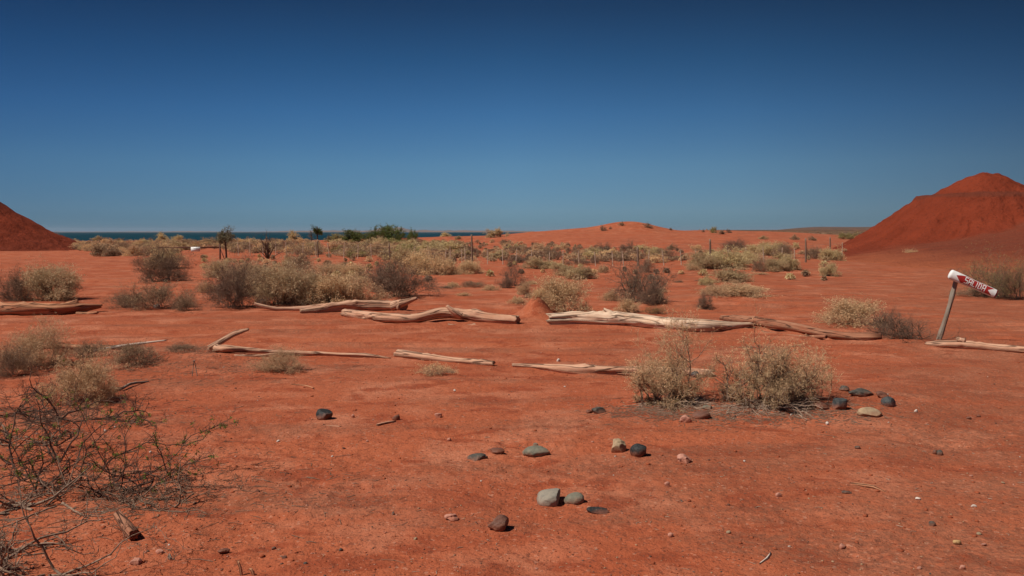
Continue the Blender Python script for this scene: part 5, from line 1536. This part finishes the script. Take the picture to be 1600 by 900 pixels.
# scrub on the plain beyond: reads as one mass
def far_scrub():
    rng = np.random.RandomState(9); n = 5200
    y = rng.uniform(230, 1500, n); x = (rng.uniform(.16, .52, n)) * y
    z = H(x, y); n = len(x)
    C = np.repeat(np.stack([x, y, z + .4], 1), 14, 0) + rng.normal(0, 1, (n * 14, 3)) * np.array([1.1, 1.1, .35])
    V, Q = leaves(C, .9, rng)
    link("far_scrub", arr_mesh("far_scrub", V, Q, None, [FM['brown']]), None, None, "dark low scrub covering the far plain beyond the red rise", "scrub", None, "stuff")
far_scrub()

# twig litter on the dirt
def litter(n, seed, area, name, label, m, lmax=.09):
    rng = np.random.RandomState(seed)
    cx, cy, sx, sy = [np.array(v) for v in zip(*area)]
    i = rng.randint(0, len(area), n)
    x = cx[i] + rng.normal(0, 1, n) * sx[i]; y = cy[i] + rng.normal(0, 1, n) * sy[i]
    ok = y > 3.4; x = x[ok]; y = y[ok]; n = len(x)
    L = .02 + (lmax - .02) * rng.rand(n) ** 2; th = rng.rand(n) * 6.28
    A = np.stack([x, y, H(x, y) + .002], 1)
    dx, dy = np.cos(th) * L / 2, np.sin(th) * L / 2
    M = np.stack([x + dx, y + dy, H(x + dx, y + dy) + .004], 1)
    th2 = th + rng.normal(0, .5, n)
    x2 = M[:, 0] + np.cos(th2) * L / 2; y2 = M[:, 1] + np.sin(th2) * L / 2
    E = np.stack([x2, y2, H(x2, y2) + .003], 1)
    r = rng.uniform(.0008, .0022, n)
    V, Q = tubes(np.concatenate([A, M]), np.concatenate([M, E]), np.concatenate([r, r]), np.concatenate([r, r * .6]), 4)
    link(name, arr_mesh(name, V, Q, None, [m]), None, None, label, "litter", None, "stuff")
c1 = P(1220, 640); c2 = P(1045, 640); c3 = P(130, 640); c4 = P(180, 760)
litter(2600, 71, [(c1.x, c1.y, .45, .25), (c1.x - .3, c1.y - .1, .5, .2), (c2.x, c2.y, .3, .2)], "twig_litter", "fallen dark twigs strewn under the two large dead bushes", BM['brown'], .14)
litter(3200, 72, [(c3.x - .3, c3.y - .2, .8, .5), (c4.x - .2, c4.y, .8, .5), (-3.2, 5.2, .9, .6), (-3.6, 10.2, 1.1, .5)], "twig_litter", "fallen thorn twigs strewn among the bushes at lower left", BM['brown'], .14)
litter(500, 73, [(0, 7, 3.5, 2.2), (1, 6, 3, 1.8)], "twig_litter", "sparse tiny twigs and straws on the open dirt", BM['pale'], .05)

# ------------------------------------------------------------------ haze
bpy.ops.mesh.primitive_cube_add(size=1)
hz = bpy.context.object; hz.name = "haze"; hz["kind"] = "stuff"; hz["label"] = "thin pale air haze over the far plain and sea"; hz["category"] = "haze"
hz.location = (0, 0, (130 - 20) / 2); hz.scale = (76000, 76000, 150)
hm = bpy.data.materials.new("haze_air"); hm.use_nodes = True
ht = hm.node_tree; ht.nodes.clear()
ho = ht.nodes.new("ShaderNodeOutputMaterial"); hv = ht.nodes.new("ShaderNodeVolumePrincipled")
hv.inputs["Color"].default_value = (0.72, 0.84, 1.0, 1); hv.inputs["Density"].default_value = 1.8e-5; hv.inputs["Anisotropy"].default_value = 0.2
ht.links.new(hv.outputs[0], ho.inputs["Volume"])
hz.data.materials.append(hm)
